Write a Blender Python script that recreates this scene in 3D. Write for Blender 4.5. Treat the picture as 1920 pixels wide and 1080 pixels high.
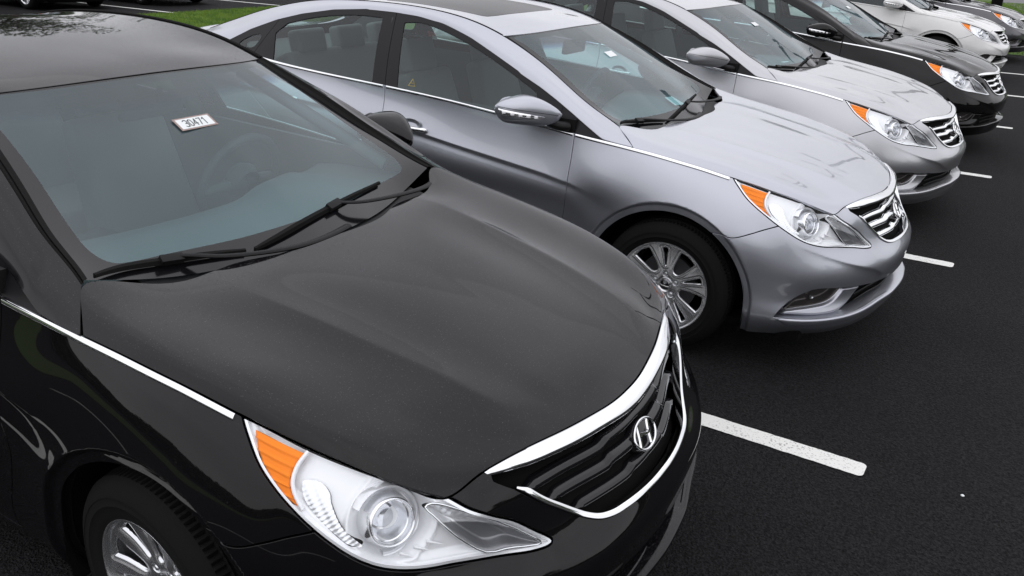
import bpy, bmesh, math, random
import numpy as np
random.seed(7); rng = np.random.default_rng(7)
for o in list(bpy.data.objects): bpy.data.objects.remove(o)
S = bpy.context.scene
COL = S.collection
PI = math.pi

# ------------------------------------------------------------------ camera
PIT, ROL, YAW, CAMH, FPX = 0.3932647, 0.033438, 0.5528954, 1.866261, 1580.884
cam = bpy.data.cameras.new('camera'); cam_o = bpy.data.objects.new('camera', cam); COL.objects.link(cam_o)
cam.sensor_width = 36.0; cam.lens = FPX / 1920 * 36.0; cam.clip_start = 0.05; cam.clip_end = 2000
from mathutils import Matrix, Vector
_cy, _sy, _cp, _sp = math.cos(YAW), math.sin(YAW), math.cos(PIT), math.sin(PIT)
_f = Vector((-_sy * _cp, _cy * _cp, -_sp)); _r = Vector((_cy, _sy, 0)); _u = _r.cross(_f)
_R = _r * math.cos(ROL) + _u * math.sin(ROL); _U = _u * math.cos(ROL) - _r * math.sin(ROL)
cam_o.matrix_world = Matrix(((_R.x, _U.x, -_f.x, 0), (_R.y, _U.y, -_f.y, 0), (_R.z, _U.z, -_f.z, CAMH), (0, 0, 0, 1)))
S.camera = cam_o
S.render.engine = 'CYCLES'
S.render.resolution_x, S.render.resolution_y = 1024, 576
S.view_settings.view_transform = 'Standard'; S.view_settings.look = 'None'
S.view_settings.gamma = 1.0; S.view_settings.exposure = 0.20
try: S.view_settings.use_curve_mapping = False
except Exception: pass
S.cycles.max_bounces = 10; S.cycles.transparent_max_bounces = 16; S.cycles.glossy_bounces = 6

# ------------------------------------------------------------------ overcast daylight
SUN_EL, SUN_AZ = math.radians(58), math.radians(145)
W = bpy.data.worlds.new('World'); S.world = W; W.use_nodes = True
nt = W.node_tree; nt.nodes.clear()
def N(nt, typ, **kw):
    n = nt.nodes.new(typ)
    for k, v in kw.items(): setattr(n, k, v)
    return n
out = N(nt, 'ShaderNodeOutputWorld'); bg = N(nt, 'ShaderNodeBackground'); bg.inputs['Strength'].default_value = 0.15
sky = N(nt, 'ShaderNodeTexSky', sky_type='NISHITA'); sky.sun_disc = False
sky.sun_elevation = SUN_EL; sky.sun_rotation = SUN_AZ; sky.air_density = 1.0; sky.dust_density = 2.0
tc = N(nt, 'ShaderNodeTexCoord'); sep = N(nt, 'ShaderNodeSeparateXYZ'); nt.links.new(tc.outputs['Generated'], sep.inputs[0])
ramp = N(nt, 'ShaderNodeValToRGB')          # cloud deck: brighter overhead than at the horizon
e = ramp.color_ramp.elements; e[0].position = 0.0; e[0].color = (.70, .695, .72, 1); e[1].position = 1.0; e[1].color = (.93, .93, .985, 1)
nt.links.new(sep.outputs['Z'], ramp.inputs[0])
ns = N(nt, 'ShaderNodeTexNoise'); ns.inputs['Scale'].default_value = 2.2; ns.inputs['Detail'].default_value = 4.0; ns.inputs['Roughness'].default_value = 0.5
nt.links.new(tc.outputs['Generated'], ns.inputs['Vector'])
mr = N(nt, 'ShaderNodeMapRange'); mr.inputs[1].default_value = 0.3; mr.inputs[2].default_value = 0.7; mr.inputs[3].default_value = 6.6; mr.inputs[4].default_value = 9.2
nt.links.new(ns.outputs['Fac'], mr.inputs[0])
vm = N(nt, 'ShaderNodeVectorMath', operation='SCALE'); nt.links.new(ramp.outputs[0], vm.inputs[0]); nt.links.new(mr.outputs[0], vm.inputs['Scale'])
mx = N(nt, 'ShaderNodeMix', data_type='RGBA'); mx.inputs[0].default_value = 0.94
nt.links.new(sky.outputs[0], mx.inputs[6]); nt.links.new(vm.outputs[0], mx.inputs[7])
nt.links.new(mx.outputs[2], bg.inputs[0]); nt.links.new(bg.outputs[0], out.inputs[0])
sun = bpy.data.lights.new('sun', 'SUN'); sun.energy = 0.5; sun.angle = math.radians(175); sun.color = (1, 0.97, 0.93)
sun_o = bpy.data.objects.new('sun', sun); COL.objects.link(sun_o)
sun_o.rotation_euler = (PI / 2 - SUN_EL, 0, math.radians(35))

# ------------------------------------------------------------------ materials
def mat(name, base=(0.5, 0.5, 0.5), rough=0.5, metal=0.0, coat=0.0, coat_rough=0.03, spec=0.5, emit=None):
    m = bpy.data.materials.new(name); m.use_nodes = True; b = m.node_tree.nodes['Principled BSDF']
    b.inputs['Base Color'].default_value = (*base, 1); b.inputs['Roughness'].default_value = rough; b.inputs['Metallic'].default_value = metal
    b.inputs['Coat Weight'].default_value = coat; b.inputs['Coat Roughness'].default_value = coat_rough
    b.inputs['Specular IOR Level'].default_value = spec
    return m
def noise_fac(m, scale, lo, hi, detail=2.0, coord='Object'):
    t = m.node_tree; c = N(t, 'ShaderNodeTexCoord'); n = N(t, 'ShaderNodeTexNoise')
    n.inputs['Scale'].default_value = scale; n.inputs['Detail'].default_value = detail
    t.links.new(c.outputs[coord], n.inputs['Vector'])
    r = N(t, 'ShaderNodeMapRange'); r.inputs[1].default_value = lo; r.inputs[2].default_value = hi; t.links.new(n.outputs['Fac'], r.inputs[0])
    return r.outputs[0]
def paint(name, base, metal, rough, dust=0.10, dustcol=(0.22, 0.21, 0.19), flake=0.25, coatr=0.03, spec=0.5):
    """metallic car paint under clear coat, with a thin film of road dust and fine dried water specks on faces that point up"""
    m = mat(name, base, rough, metal, coat=1.0, coat_rough=coatr, spec=spec); t = m.node_tree; b = t.nodes['Principled BSDF']; b.inputs['Coat IOR'].default_value = 1.5 if metal > .5 else (1.375 if base[0] < .02 else 1.46)
    geo = N(t, 'ShaderNodeNewGeometry'); sp = N(t, 'ShaderNodeSeparateXYZ'); t.links.new(geo.outputs['Normal'], sp.inputs[0])
    up = N(t, 'ShaderNodeMapRange'); up.inputs[1].default_value = 0.55; up.inputs[2].default_value = 1.0; t.links.new(sp.outputs['Z'], up.inputs[0])
    fine = noise_fac(m, 900, 0.40, 0.72, 1.0); speck = noise_fac(m, 330, 0.735, 0.80, 0.0); cloud = noise_fac(m, 5, 0.25, 0.75, 3.0)
    a = N(t, 'ShaderNodeMath', operation='MULTIPLY'); t.links.new(fine, a.inputs[0]); t.links.new(cloud, a.inputs[1])
    a2 = N(t, 'ShaderNodeMath', operation='MULTIPLY_ADD'); t.links.new(a.outputs[0], a2.inputs[0]); a2.inputs[1].default_value = dust; t.links.new(speck, a2.inputs[2])
    a3 = N(t, 'ShaderNodeMath', operation='MULTIPLY'); t.links.new(a2.outputs[0], a3.inputs[0]); t.links.new(up.outputs[0], a3.inputs[1]); a3.use_clamp = True
    a4 = N(t, 'ShaderNodeMath', operation='MULTIPLY'); a4.inputs[1].default_value = 0.6 if base[0] > .02 else 0.34; t.links.new(a3.outputs[0], a4.inputs[0])
    mxc = N(t, 'ShaderNodeMix', data_type='RGBA'); t.links.new(a4.outputs[0], mxc.inputs[0]); mxc.inputs[6].default_value = (*base, 1); mxc.inputs[7].default_value = (*dustcol, 1)
    t.links.new(mxc.outputs[2], b.inputs['Base Color'])
    cw = N(t, 'ShaderNodeMath', operation='MULTIPLY_ADD'); t.links.new(a4.outputs[0], cw.inputs[0]); cw.inputs[1].default_value = -0.8; cw.inputs[2].default_value = 1.0
    t.links.new(cw.outputs[0], b.inputs['Coat Weight'])
    drop = noise_fac(m, 210, 0.66, 0.76, 1.0); dm = N(t, 'ShaderNodeMath', operation='MULTIPLY'); t.links.new(drop, dm.inputs[0]); t.links.new(up.outputs[0], dm.inputs[1])
    bmp = N(t, 'ShaderNodeBump'); bmp.inputs['Strength'].default_value = 0.5; bmp.inputs['Distance'].default_value = 0.0006; t.links.new(dm.outputs[0], bmp.inputs['Height']); t.links.new(bmp.outputs[0], b.inputs['Coat Normal'])
    fl = noise_fac(m, 1600, 0.35, 0.65, 0.0)
    rr = N(t, 'ShaderNodeMath', operation='MULTIPLY_ADD'); t.links.new(fl, rr.inputs[0]); rr.inputs[1].default_value = flake * 0.3; rr.inputs[2].default_value = rough - flake * 0.12
    t.links.new(rr.outputs[0], b.inputs['Roughness'])
    return m
M = {}
M['black_paint'] = paint('black_paint', (0.0048, 0.0043, 0.0050), 0.0, 0.35, dust=0.035, dustcol=(0.15, 0.14, 0.155), spec=0.0)
M['black_paint_glossy'] = paint('black_paint_glossy', (0.004, 0.004, 0.0045), 0.0, 0.35, dust=0.40, dustcol=(0.26, 0.25, 0.22), spec=0.0)
M['silver_paint'] = paint('silver_paint', (0.44, 0.452, 0.50), 0.90, 0.37, dust=0.25, dustcol=(0.42, 0.41, 0.38))
M['silver_paint_warm'] = paint('silver_paint_warm', (0.45, 0.455, 0.475), 0.90, 0.37, dust=0.35, dustcol=(0.42, 0.40, 0.36))
M['white_paint'] = paint('white_paint', (0.68, 0.68, 0.67), 0.0, 0.4, dust=0.3, dustcol=(0.5, 0.48, 0.42))
M['grey_paint'] = paint('grey_paint', (0.07, 0.07, 0.078), 0.6, 0.35, dust=0.5, dustcol=(0.3, 0.29, 0.25))
M['chrome'] = mat('chrome', (0.86, 0.87, 0.88), 0.09, 1.0)
M['satin_chrome'] = mat('satin_chrome', (0.82, 0.83, 0.85), 0.3, 1.0)
M['lamp_silver'] = mat('lamp_silver', (0.92, 0.92, 0.93), 0.28, 0.12)
M['bright_reflector'] = mat('bright_reflector', (0.92, 0.925, 0.94), 0.22, 0.55)
M['reflector'] = mat('reflector', (0.90, 0.905, 0.92), 0.18, 0.9)
M['black_plastic'] = mat('black_plastic', (0.009, 0.009, 0.0095), 0.5, spec=0.18)
M['frame_black'] = mat('frame_black', (0.010, 0.0095, 0.011), 0.32, spec=0.22)
M['gloss_black'] = mat('gloss_black', (0.006, 0.006, 0.007), 0.12)
M['matte_black'] = mat('matte_black', (0.004, 0.004, 0.004), 0.9, spec=0.1)
M['rubber'] = mat('rubber', (0.007, 0.007, 0.007), 0.8, spec=0.12)
M['amber'] = mat('amber', (1.0, 0.25, 0.004), 0.35, 0.0, coat=0.0, spec=0.15)
M['amber'].node_tree.nodes['Principled BSDF'].inputs['Subsurface Weight'].default_value = 0.0
M['alloy'] = mat('alloy', (0.72, 0.73, 0.75), 0.22, 0.9, coat=0.6, coat_rough=0.08)
M['dark_alloy'] = mat('dark_alloy', (0.10, 0.10, 0.105), 0.45, 0.8)
M['interior_grey'] = mat('interior_grey', (0.15, 0.152, 0.155), 0.75)
M['interior_dark'] = mat('interior_dark', (0.05, 0.052, 0.055), 0.7)
M['interior_light'] = mat('interior_light', (0.26, 0.26, 0.255), 0.8)
M['paper'] = mat('paper', (0.75, 0.78, 0.78), 0.6)
M['ink'] = mat('ink', (0.03, 0.04, 0.05), 0.6)
M['red_paper'] = mat('red_paper', (0.5, 0.06, 0.04), 0.6)
M['yellow_print'] = mat('yellow_print', (0.62, 0.5, 0.16), 0.6)
M['sticker_edge'] = mat('sticker_edge', (0.30, 0.22, 0.20), 0.6)
M['dark_reflector'] = mat('dark_reflector', (0.30, 0.30, 0.31), 0.35, 0.7)
M['fog_reflector'] = mat('fog_reflector', (0.07, 0.062, 0.058), 0.3, 0.5)
M['bowl'] = mat('bowl', (0.60, 0.61, 0.63), 0.22, 1.0)
M['dash_top'] = mat('dash_top', (0.125, 0.13, 0.13), 0.7)
M['cup_shade_grey'] = mat('cup_shade_grey', (0.22, 0.23, 0.25), 0.35, 0.6, coat=1.0)  # handle recess: its shade is put into this darker grey
M['sunroof_glass'] = mat('sunroof_glass', (0.012, 0.011, 0.010), 0.25, spec=0.12)
M['mirror'] = mat('mirror', (0.85, 0.86, 0.87), 0.02, 1.0)
def glass(name, tint, ior=1.5, film=0.0, band=False):
    m = bpy.data.materials.new(name); m.use_nodes = True; t = m.node_tree; t.nodes.clear()
    o = N(t, 'ShaderNodeOutputMaterial'); tr = N(t, 'ShaderNodeBsdfTransparent'); tr.inputs[0].default_value = (*tint, 1)
    gl = N(t, 'ShaderNodeBsdfGlossy'); gl.inputs['Roughness'].default_value = 0.015; gl.inputs[0].default_value = (1, 1, 1, 1)
    fr = N(t, 'ShaderNodeFresnel'); gb = N(t, 'ShaderNodeNewGeometry'); mi_ = N(t, 'ShaderNodeMapRange'); mi_.inputs[3].default_value = ior; mi_.inputs[4].default_value = 1 / ior; t.links.new(gb.outputs['Backfacing'], mi_.inputs[0]); t.links.new(mi_.outputs[0], fr.inputs[0])
    ms = N(t, 'ShaderNodeMixShader'); t.links.new(fr.outputs[0], ms.inputs[0]); t.links.new(tr.outputs[0], ms.inputs[1]); t.links.new(gl.outputs[0], ms.inputs[2])
    last = ms.outputs[0]
    if film > 0:      # dust film, tinted teal to stand in for light through the glass
        df = N(t, 'ShaderNodeBsdfDiffuse'); df.inputs[0].default_value = (0.30, 0.42, 0.46, 1)
        nf = noise_fac(m, 3.0, 0.2, 0.8, 4.0)
        mm = N(t, 'ShaderNodeMath', operation='MULTIPLY_ADD'); t.links.new(nf, mm.inputs[0]); mm.inputs[1].default_value = film * 0.5; mm.inputs[2].default_value = film * 0.75
        ms2 = N(t, 'ShaderNodeMixShader'); t.links.new(mm.outputs[0], ms2.inputs[0]); t.links.new(last, ms2.inputs[1]); t.links.new(df.outputs[0], ms2.inputs[2]); last = ms2.outputs[0]
    if band:          # factory shade band along the top edge of the windscreen
        c = N(t, 'ShaderNodeTexCoord'); sp = N(t, 'ShaderNodeSeparateXYZ'); t.links.new(c.outputs['Object'], sp.inputs[0])
        r = N(t, 'ShaderNodeValToRGB'); mr_ = N(t, 'ShaderNodeMapRange'); mr_.inputs[1].default_value = 1.325; mr_.inputs[2].default_value = 1.355
        t.links.new(sp.outputs['Z'], mr_.inputs[0]); t.links.new(mr_.outputs[0], r.inputs[0])
        el = r.color_ramp.elements; el[0].color = (*tint, 1); el[1].color = (0.13, 0.11, 0.14, 1); x = r.color_ramp.elements.new(0.45); x.color = (0.26, 0.36, 0.52, 1)
        t.links.new(r.outputs[0], tr.inputs[0])
    t.links.new(last, o.inputs[0]); return m
M['windscreen_glass'] = glass('windscreen_glass', (0.60, 0.82, 0.84), film=0.13, band=True)
M['side_glass'] = glass('side_glass', (0.70, 0.83, 0.81), film=0.03)
M['lens_glass'] = glass('lens_glass', (0.97, 0.98, 0.99), 1.30)
M['lens_ball'] = mat('lens_ball', (0.9, 0.92, 0.95), 0.03); M['lens_ball'].node_tree.nodes['Principled BSDF'].inputs['Transmission Weight'].default_value = 0.9

# ------------------------------------------------------------------ object helpers
def obj(name, me, mats, parent=None, **props):
    o = bpy.data.objects.new(name, me); COL.objects.link(o)
    if me is not None:
        for m in (mats if isinstance(mats, (list, tuple)) else [mats]): me.materials.append(m)
    if parent is not None: o.parent = parent
    for k, v in props.items(): o[k] = v
    return o
def empty(name, loc=(0, 0, 0), rz=0, parent=None, **props):
    o = bpy.data.objects.new(name, None); COL.objects.link(o); o.location = loc; o.rotation_euler = (0, 0, rz); o.empty_display_size = 0.2
    if parent: o.parent = parent
    for k, v in props.items(): o[k] = v
    return o
def mesh(name, verts, faces, normals=None, smooth=True):
    me = bpy.data.meshes.new(name); me.from_pydata(np.asarray(verts, float).tolist(), [], [tuple(int(i) for i in f) for f in faces])
    if smooth: me.polygons.foreach_set('use_smooth', np.ones(len(me.polygons), bool))
    me.update()
    if normals is not None:
        nn = np.asarray(normals, float); nn = nn / np.maximum(np.linalg.norm(nn, axis=1, keepdims=True), 1e-9)
        me.normals_split_custom_set_from_vertices(nn.tolist())
    return me

# ------------------------------------------------------------------ curve and patch maths
def wfit(t, P, tq, lam=1.5e-5, n=320):
    """least-squares curve through (t, P) with a small bending penalty, read off at tq"""
    t = np.asarray(t, float); P = np.asarray(P, float); o = np.argsort(t); t = t[o]; P = P[o]
    g = np.linspace(t[0], t[-1], n); h = g[1] - g[0]
    A = np.zeros((len(t), n)); k = np.clip(((t - t[0]) / h).astype(int), 0, n - 2); f = (t - g[k]) / h
    A[np.arange(len(t)), k] = 1 - f; A[np.arange(len(t)), k + 1] += f
    D = np.zeros((n - 2, n)); i = np.arange(n - 2); D[i, i] = 1; D[i, i + 1] = -2; D[i, i + 2] = 1; D /= h ** 1.5
    w = np.ones(len(t)); w[0] = w[-1] = 8
    x = np.linalg.solve(A.T @ (A * w[:, None]) + lam * D.T @ D + 1e-12 * np.eye(n), A.T @ (P * w[:, None]))
    return np.stack([np.interp(tq, g, x[:, j]) for j in range(P.shape[1])], 1)
def natspl(t, P, tq):
    """natural cubic spline, P (k, d)"""
    k = len(t); h = np.diff(t); A = np.zeros((k, k)); r = np.zeros((k, P.shape[1])); A[0, 0] = A[-1, -1] = 1
    for i in range(1, k - 1):
        A[i, i - 1] = h[i - 1]; A[i, i] = 2 * (h[i - 1] + h[i]); A[i, i + 1] = h[i]
        r[i] = 6 * ((P[i + 1] - P[i]) / h[i] - (P[i] - P[i - 1]) / h[i - 1])
    m = np.linalg.solve(A, r); j = np.clip(np.searchsorted(t, tq, side='right') - 1, 0, k - 2)
    a = (t[j + 1] - tq)[:, None]; b = (tq - t[j])[:, None]; H = h[j][:, None]
    return m[j] * a ** 3 / (6 * H) + m[j + 1] * b ** 3 / (6 * H) + (P[j] / H - m[j] * H / 6) * a + (P[j + 1] / H - m[j + 1] * H / 6) * b
def loft(rows, counts, v0=0.0, v1=0.0):
    """rows (k, n, 3): cubic across the rows, counts samples per interval; v0/v1 trim metres off both ends"""
    rows = np.asarray(rows); k, n, _ = rows.shape; res = []
    for c in range(n):
        P = rows[:, c]; t = np.r_[0, np.cumsum(np.maximum(np.linalg.norm(np.diff(P, axis=0), axis=1), 1e-4))]
        tq = np.concatenate([np.linspace(t[i], t[i + 1], counts[i], endpoint=False) for i in range(k - 1)] + [[t[-1]]])
        L = t[-1]; tq = v0 + tq / L * (L - v0 - v1)
        res.append(natspl(t, P, tq))
    return np.array(res)                                   # (n, nv, 3)
def gnormals(G, flip=False):
    du = np.gradient(G, axis=0); dv = np.gradient(G, axis=1); n = np.cross(du, dv); n /= np.maximum(np.linalg.norm(n, axis=2, keepdims=True), 1e-12)
    return -n if flip else n
class PM:
    """polygon soup with interpolated vertex data Q = x y z nx ny nz + extras"""
    def __init__(s, Q, quads, polys=()): s.Q = Q; s.quads = np.asarray(quads, int).reshape(-1, 4); s.polys = list(polys)
    @staticmethod
    def grid(G, Nn, extra=None, outdir=None):
        a, b = G.shape[:2]; Q = np.concatenate([G, Nn] + ([extra] if extra is not None else []), axis=2).reshape(a * b, -1)
        i = np.arange(a * b).reshape(a, b); q = np.stack([i[:-1, :-1], i[1:, :-1], i[1:, 1:], i[:-1, 1:]], -1).reshape(-1, 4)
        f = Q[q[len(q) // 2]]; fn = np.cross(f[2, :3] - f[0, :3], f[3, :3] - f[1, :3])
        if fn @ f[0, 3:6] < 0: q = q[:, ::-1]
        return PM(Q, q)
    def cut(s, f):
        """keep f < 0"""
        ins = f < 0; qi = ins[s.quads]; full = qi.all(1); cross = qi.any(1) & ~full
        Q = [s.Q]; nv = len(s.Q); new = []; cache = {}; polys = []
        src = [tuple(q) for q in s.quads[cross]] + s.polys
        for p in src:
            if all(ins[i] for i in p): polys.append(p); continue
            if not any(ins[i] for i in p): continue
            r = []
            for a, b in zip(p, p[1:] + p[:1]):
                if ins[a]: r.append(a)
                if ins[a] != ins[b]:
                    k = (a, b) if a < b else (b, a)
                    if k not in cache:
                        t = f[k[0]] / (f[k[0]] - f[k[1]]); new.append(s.Q[k[0]] * (1 - t) + s.Q[k[1]] * t); cache[k] = nv + len(new) - 1
                    r.append(cache[k])
            if len(r) > 2: polys.append(tuple(r))
        Qn = np.vstack([s.Q, np.array(new).reshape(-1, s.Q.shape[1])]) if new else s.Q
        return PM(Qn, s.quads[full], polys).compact()
    def compact(s):
        used = np.zeros(len(s.Q), bool); used[s.quads.ravel()] = True
        for p in s.polys: used[list(p)] = True
        mp = np.cumsum(used) - 1
        return PM(s.Q[used], mp[s.quads], [tuple(int(mp[i]) for i in p) for p in s.polys])
    def faces(s): return [tuple(q) for q in s.quads.tolist()] + s.polys
    def mirror(s):
        Q = s.Q.copy(); Q[:, 1] *= -1; Q[:, 4] *= -1
        return PM(Q, s.quads[:, ::-1], [p[::-1] for p in s.polys])
    def join(s, o):
        n = len(s.Q); return PM(np.vstack([s.Q, o.Q]), np.vstack([s.quads, o.quads + n]), s.polys + [tuple(i + n for i in p) for p in o.polys])
    def both(s):
        return s.join(s.mirror())
    def offset(s, d):
        Q = s.Q.copy(); Q[:, :3] += Q[:, 3:6] * (d[:, None] if isinstance(d, np.ndarray) else d); return PM(Q, s.quads, s.polys)
    def flange(s, depth=0.012, bev=0.0015):
        """rolled edge and return flange along every open border except the centre line"""
        F = s.faces(); cnt = {}
        for p in F:
            for a, b in zip(p, p[1:] + p[:1]): cnt[(a, b)] = 1
        E = [(a, b) for (a, b) in cnt if (b, a) not in cnt and not (abs(s.Q[a, 1]) < 1e-4 and abs(s.Q[b, 1]) < 1e-4)]
        if not E: return s
        P = s.Q[:, :3]; Nn = s.Q[:, 3:6]; out = {}
        for a, b in E:
            d = P[b] - P[a]; L = np.linalg.norm(d)
            if L < 1e-7: continue
            for i in (a, b):
                o = np.cross(d / L, Nn[i]); out[i] = out.get(i, 0) + o * min(L, 0.01)
        ids = list(out); K = s.Q.shape[1]; n0 = len(s.Q); m = len(ids); ix = {i: j for j, i in enumerate(ids)}
        o = np.array([out[i] for i in ids]); o /= np.maximum(np.linalg.norm(o, axis=1, keepdims=True), 1e-9); p = P[ids]; n = Nn[ids]; ex = s.Q[ids, 6:]
        r0 = np.hstack([p, n, ex]); r1 = np.hstack([p + o * bev - n * bev, o * 0.9 + n * 0.3, ex]); r2 = np.hstack([p + o * bev - n * depth, o, ex])
        Q = np.vstack([s.Q, r0, r1, r2]); q = []
        for a, b in E:
            if a in ix and b in ix:
                i, j = ix[a], ix[b]
                q.append((n0 + j, n0 + i, n0 + m + i, n0 + m + j)); q.append((n0 + m + j, n0 + m + i, n0 + 2 * m + i, n0 + 2 * m + j))
        return PM(Q, np.vstack([s.quads, np.array(q)]), s.polys)
    def mesh(s, name): return mesh(name, s.Q[:, :3], s.faces(), s.Q[:, 3:6])
def dense(pts, n=14, closed=True):
    """Catmull-Rom through points; a point given as (x, y, 0) is kept as a sharp corner"""
    P = [np.array(p[:2], float) for p in pts]; C = [len(p) > 2 for p in pts]; m = len(P); r = []
    for i in range(m if closed else m - 1):
        p1, p2 = P[i], P[(i + 1) % m]
        p0 = P[i - 1] if (i > 0 or closed) and not C[i] else 2 * p1 - p2
        p3 = P[(i + 2) % m] if ((i + 2 < m) or closed) and not C[(i + 1) % m] else 2 * p2 - p1
        for t in np.linspace(0, 1, n, endpoint=False):
            r.append(0.5 * ((2 * p1) + (-p0 + p2) * t + (2 * p0 - 5 * p1 + 4 * p2 - p3) * t * t + (-p0 + 3 * p1 - 3 * p2 + p3) * t ** 3))
    if not closed: r.append(P[-1])
    return np.array(r)
def sdf(poly, X, Y):
    """signed distance to a closed polygon, negative inside"""
    a = poly; b = np.roll(poly, -1, 0); X = np.asarray(X); Y = np.asarray(Y); d2 = np.full(X.shape, 1e9); ins = np.zeros(X.shape, bool)
    for (ax, ay), (bx, by) in zip(a, b):
        dx, dy = bx - ax, by - ay; L = dx * dx + dy * dy + 1e-15
        t = np.clip(((X - ax) * dx + (Y - ay) * dy) / L, 0, 1); d2 = np.minimum(d2, (X - ax - t * dx) ** 2 + (Y - ay - t * dy) ** 2)
        c = (ay > Y) != (by > Y)
        if dy != 0: ins ^= c & (X < dx * (Y - ay) / dy + ax)
    return np.where(ins, -1, 1) * np.sqrt(d2)

# ------------------------------------------------------------------ car body: lower shell (half, y > 0)
XF, XR, RR = 0.1, -3.05, 0.86
SM = RR * PI / 2
def to_s(p):
    p = np.asarray(p, float); x, y, z = p[:, 0], p[:, 1], p[:, 2]
    f = x > XF; r = x < XR
    s = np.where(f, RR * np.arctan2(x - XF, y), np.where(r, XR - XF - RR * np.arctan2(XR - x, y), x - XF))
    w = np.where(f, np.hypot(x - XF, y), np.where(r, np.hypot(x - XR, y), y))
    return s, w, z
def from_s(s, w, z):
    f = s > 0; r = s < XR - XF
    ph = np.where(f, s / RR, np.where(r, (s - (XR - XF)) / RR, 0))
    x = np.where(f, XF, np.where(r, XR, s + XF)) + w * np.sin(ph); y = w * np.cos(ph)
    y = np.where(np.abs(np.abs(ph) - PI / 2) < 1e-9, 0, y)
    return np.stack([x, y, z], -1)
A_PTS = [(.812,0,.765),(.808,.10,.768),(.798,.17,.772),(.776,.285,.778),(.747,.391,.781),(.718,.49,.777),(.698,.56,.767),(.683,.638,.757),(.627,.682,.784),(.561,.716,.811),(.49,.743,.834),(.411,.763,.853),(.335,.779,.872),(.239,.791,.890),(.127,.804,.913),(.011,.815,.932),(-.106,.825,.950),(-.233,.835,.966),(-.375,.841,.980),(-.54,.844,.995),(-.75,.846,1.02),(-1.0,.847,1.047),(-1.33,.85,1.077),(-1.75,.85,1.104),(-2.2,.847,1.128),(-2.57,.838,1.155),(-3.0,.80,1.193),(-3.35,.755,1.203),(-3.6,.65,1.203),(-3.78,.42,1.205),(-3.83,.2,1.207),(-3.84,0,1.207)]
B_PTS = [(.842,0,.737),(.837,.12,.74),(.824,.22,.742),(.79,.39,.728),(.757,.535,.722),(.703,.658,.70),(.62,.735,.73),(.506,.797,.775),(.426,.816,.80),(.33,.824,.822),(.239,.830,.845),(.12,.838,.872),(0,.846,.895),(-.25,.854,.928),(-.5,.853,.952),(-1,.855,1.002),(-1.75,.858,1.058),(-2.5,.853,1.105),(-3,.836,1.14),(-3.35,.775,1.14),(-3.6,.66,1.13),(-3.79,.42,1.12),(-3.845,.2,1.12),(-3.85,0,1.12)]
C_PTS = [(.94,0,.553),(.936,.1,.554),(.92,.197,.556),(.895,.286,.563),(.867,.37,.572),(.843,.45,.582),(.785,.555,.597),(.751,.609,.608),(.719,.662,.619),(.685,.71,.626),(.654,.752,.638),(.614,.79,.652),(.53,.835,.680),(.43,.863,.697),(.33,.882,.708),(.2,.893,.716),(0,.902,.722),(-.2,.907,.722),(-.38,.908,.732),(-.52,.909,.758),(-.71,.911,.786),(-.95,.914,.818),(-1.2,.915,.850),(-1.43,.915,.882),(-2.0,.912,.94),(-2.6,.905,.98),(-3.05,.87,1.0),(-3.4,.80,1.01),(-3.7,.64,1.01),(-3.84,.35,1.0),(-3.86,0,1.0)]
D_PTS = [(.964,0,.50),(.958,.13,.50),(.945,.25,.502),(.90,.42,.508),(.84,.56,.515),(.77,.672,.53),(.70,.755,.548),(.62,.815,.57),(.52,.858,.602),(.4,.888,.64),(.25,.902,.655),(0,.910,.66),(-.25,.909,.665),(-.38,.905,.685),(-.52,.919,.715),(-.71,.926,.745),(-.95,.931,.777),(-1.43,.932,.840),(-2.0,.928,.895),(-2.6,.912,.93),(-3.05,.870,.93),(-3.4,.80,.93),(-3.7,.66,.92),(-3.86,.35,.92),(-3.88,0,.92)]
E_PTS = [(.960,0,.44),(.952,.14,.44),(.94,.25,.44),(.90,.425,.44),(.835,.58,.445),(.765,.69,.45),(.69,.775,.46),(.6,.838,.475),(.5,.875,.50),(.4,.895,.52),(.2,.906,.53),(0,.909,.53),(-.5,.910,.60),(-1,.917,.62),(-2,.918,.65),(-2.8,.905,.68),(-3.05,.885,.70),(-3.4,.82,.70),(-3.7,.68,.70),(-3.88,.35,.70),(-3.91,0,.7)]
F_PTS = [(.952,0,.36),(.945,.13,.36),(.93,.25,.36),(.89,.42,.36),(.82,.59,.36),(.75,.695,.36),(.67,.78,.365),(.58,.84,.37),(.48,.875,.375),(.4,.892,.38),(.2,.903,.38),(0,.905,.38),(-.5,.896,.42),(-1,.895,.42),(-2,.897,.43),(-2.8,.905,.45),(-3.05,.885,.48),(-3.4,.82,.48),(-3.7,.67,.5),(-3.87,.35,.5),(-3.9,0,.5)]
G_PTS = [(.962,0,.285),(.953,.13,.285),(.937,.25,.284),(.905,.37,.282),(.842,.59,.28),(.755,.73,.282),(.65,.82,.284),(.54,.866,.286),(.4,.892,.286),(.2,.899,.285),(0,.898,.285),(-.5,.886,.285),(-1,.885,.28),(-2,.885,.28),(-2.8,.895,.29),(-3.05,.87,.30),(-3.4,.80,.32),(-3.7,.64,.33),(-3.84,.35,.33),(-3.86,0,.33)]
H_PTS = [(.925,0,.19),(.915,.12,.19),(.895,.25,.19),(.87,.355,.19),(.80,.545,.19),(.71,.675,.19),(.6,.765,.19),(.52,.81,.19),(.4,.85,.19),(.2,.87,.19),(0,.865,.19),(-.5,.85,.19),(-1,.85,.19),(-2,.85,.19),(-2.8,.86,.2),(-3.05,.84,.22),(-3.4,.77,.24),(-3.65,.6,.26),(-3.78,.35,.27),(-3.8,0,.27)]
def row(pts, sq, lam=1.5e-5):
    s, w, z = to_s(pts); s[0] = SM; s[-1] = XR - XF - SM
    R = wfit(s, np.stack([w, z], 1), sq, lam, 520); return from_s(sq, R[:, 0], R[:, 1])
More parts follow.
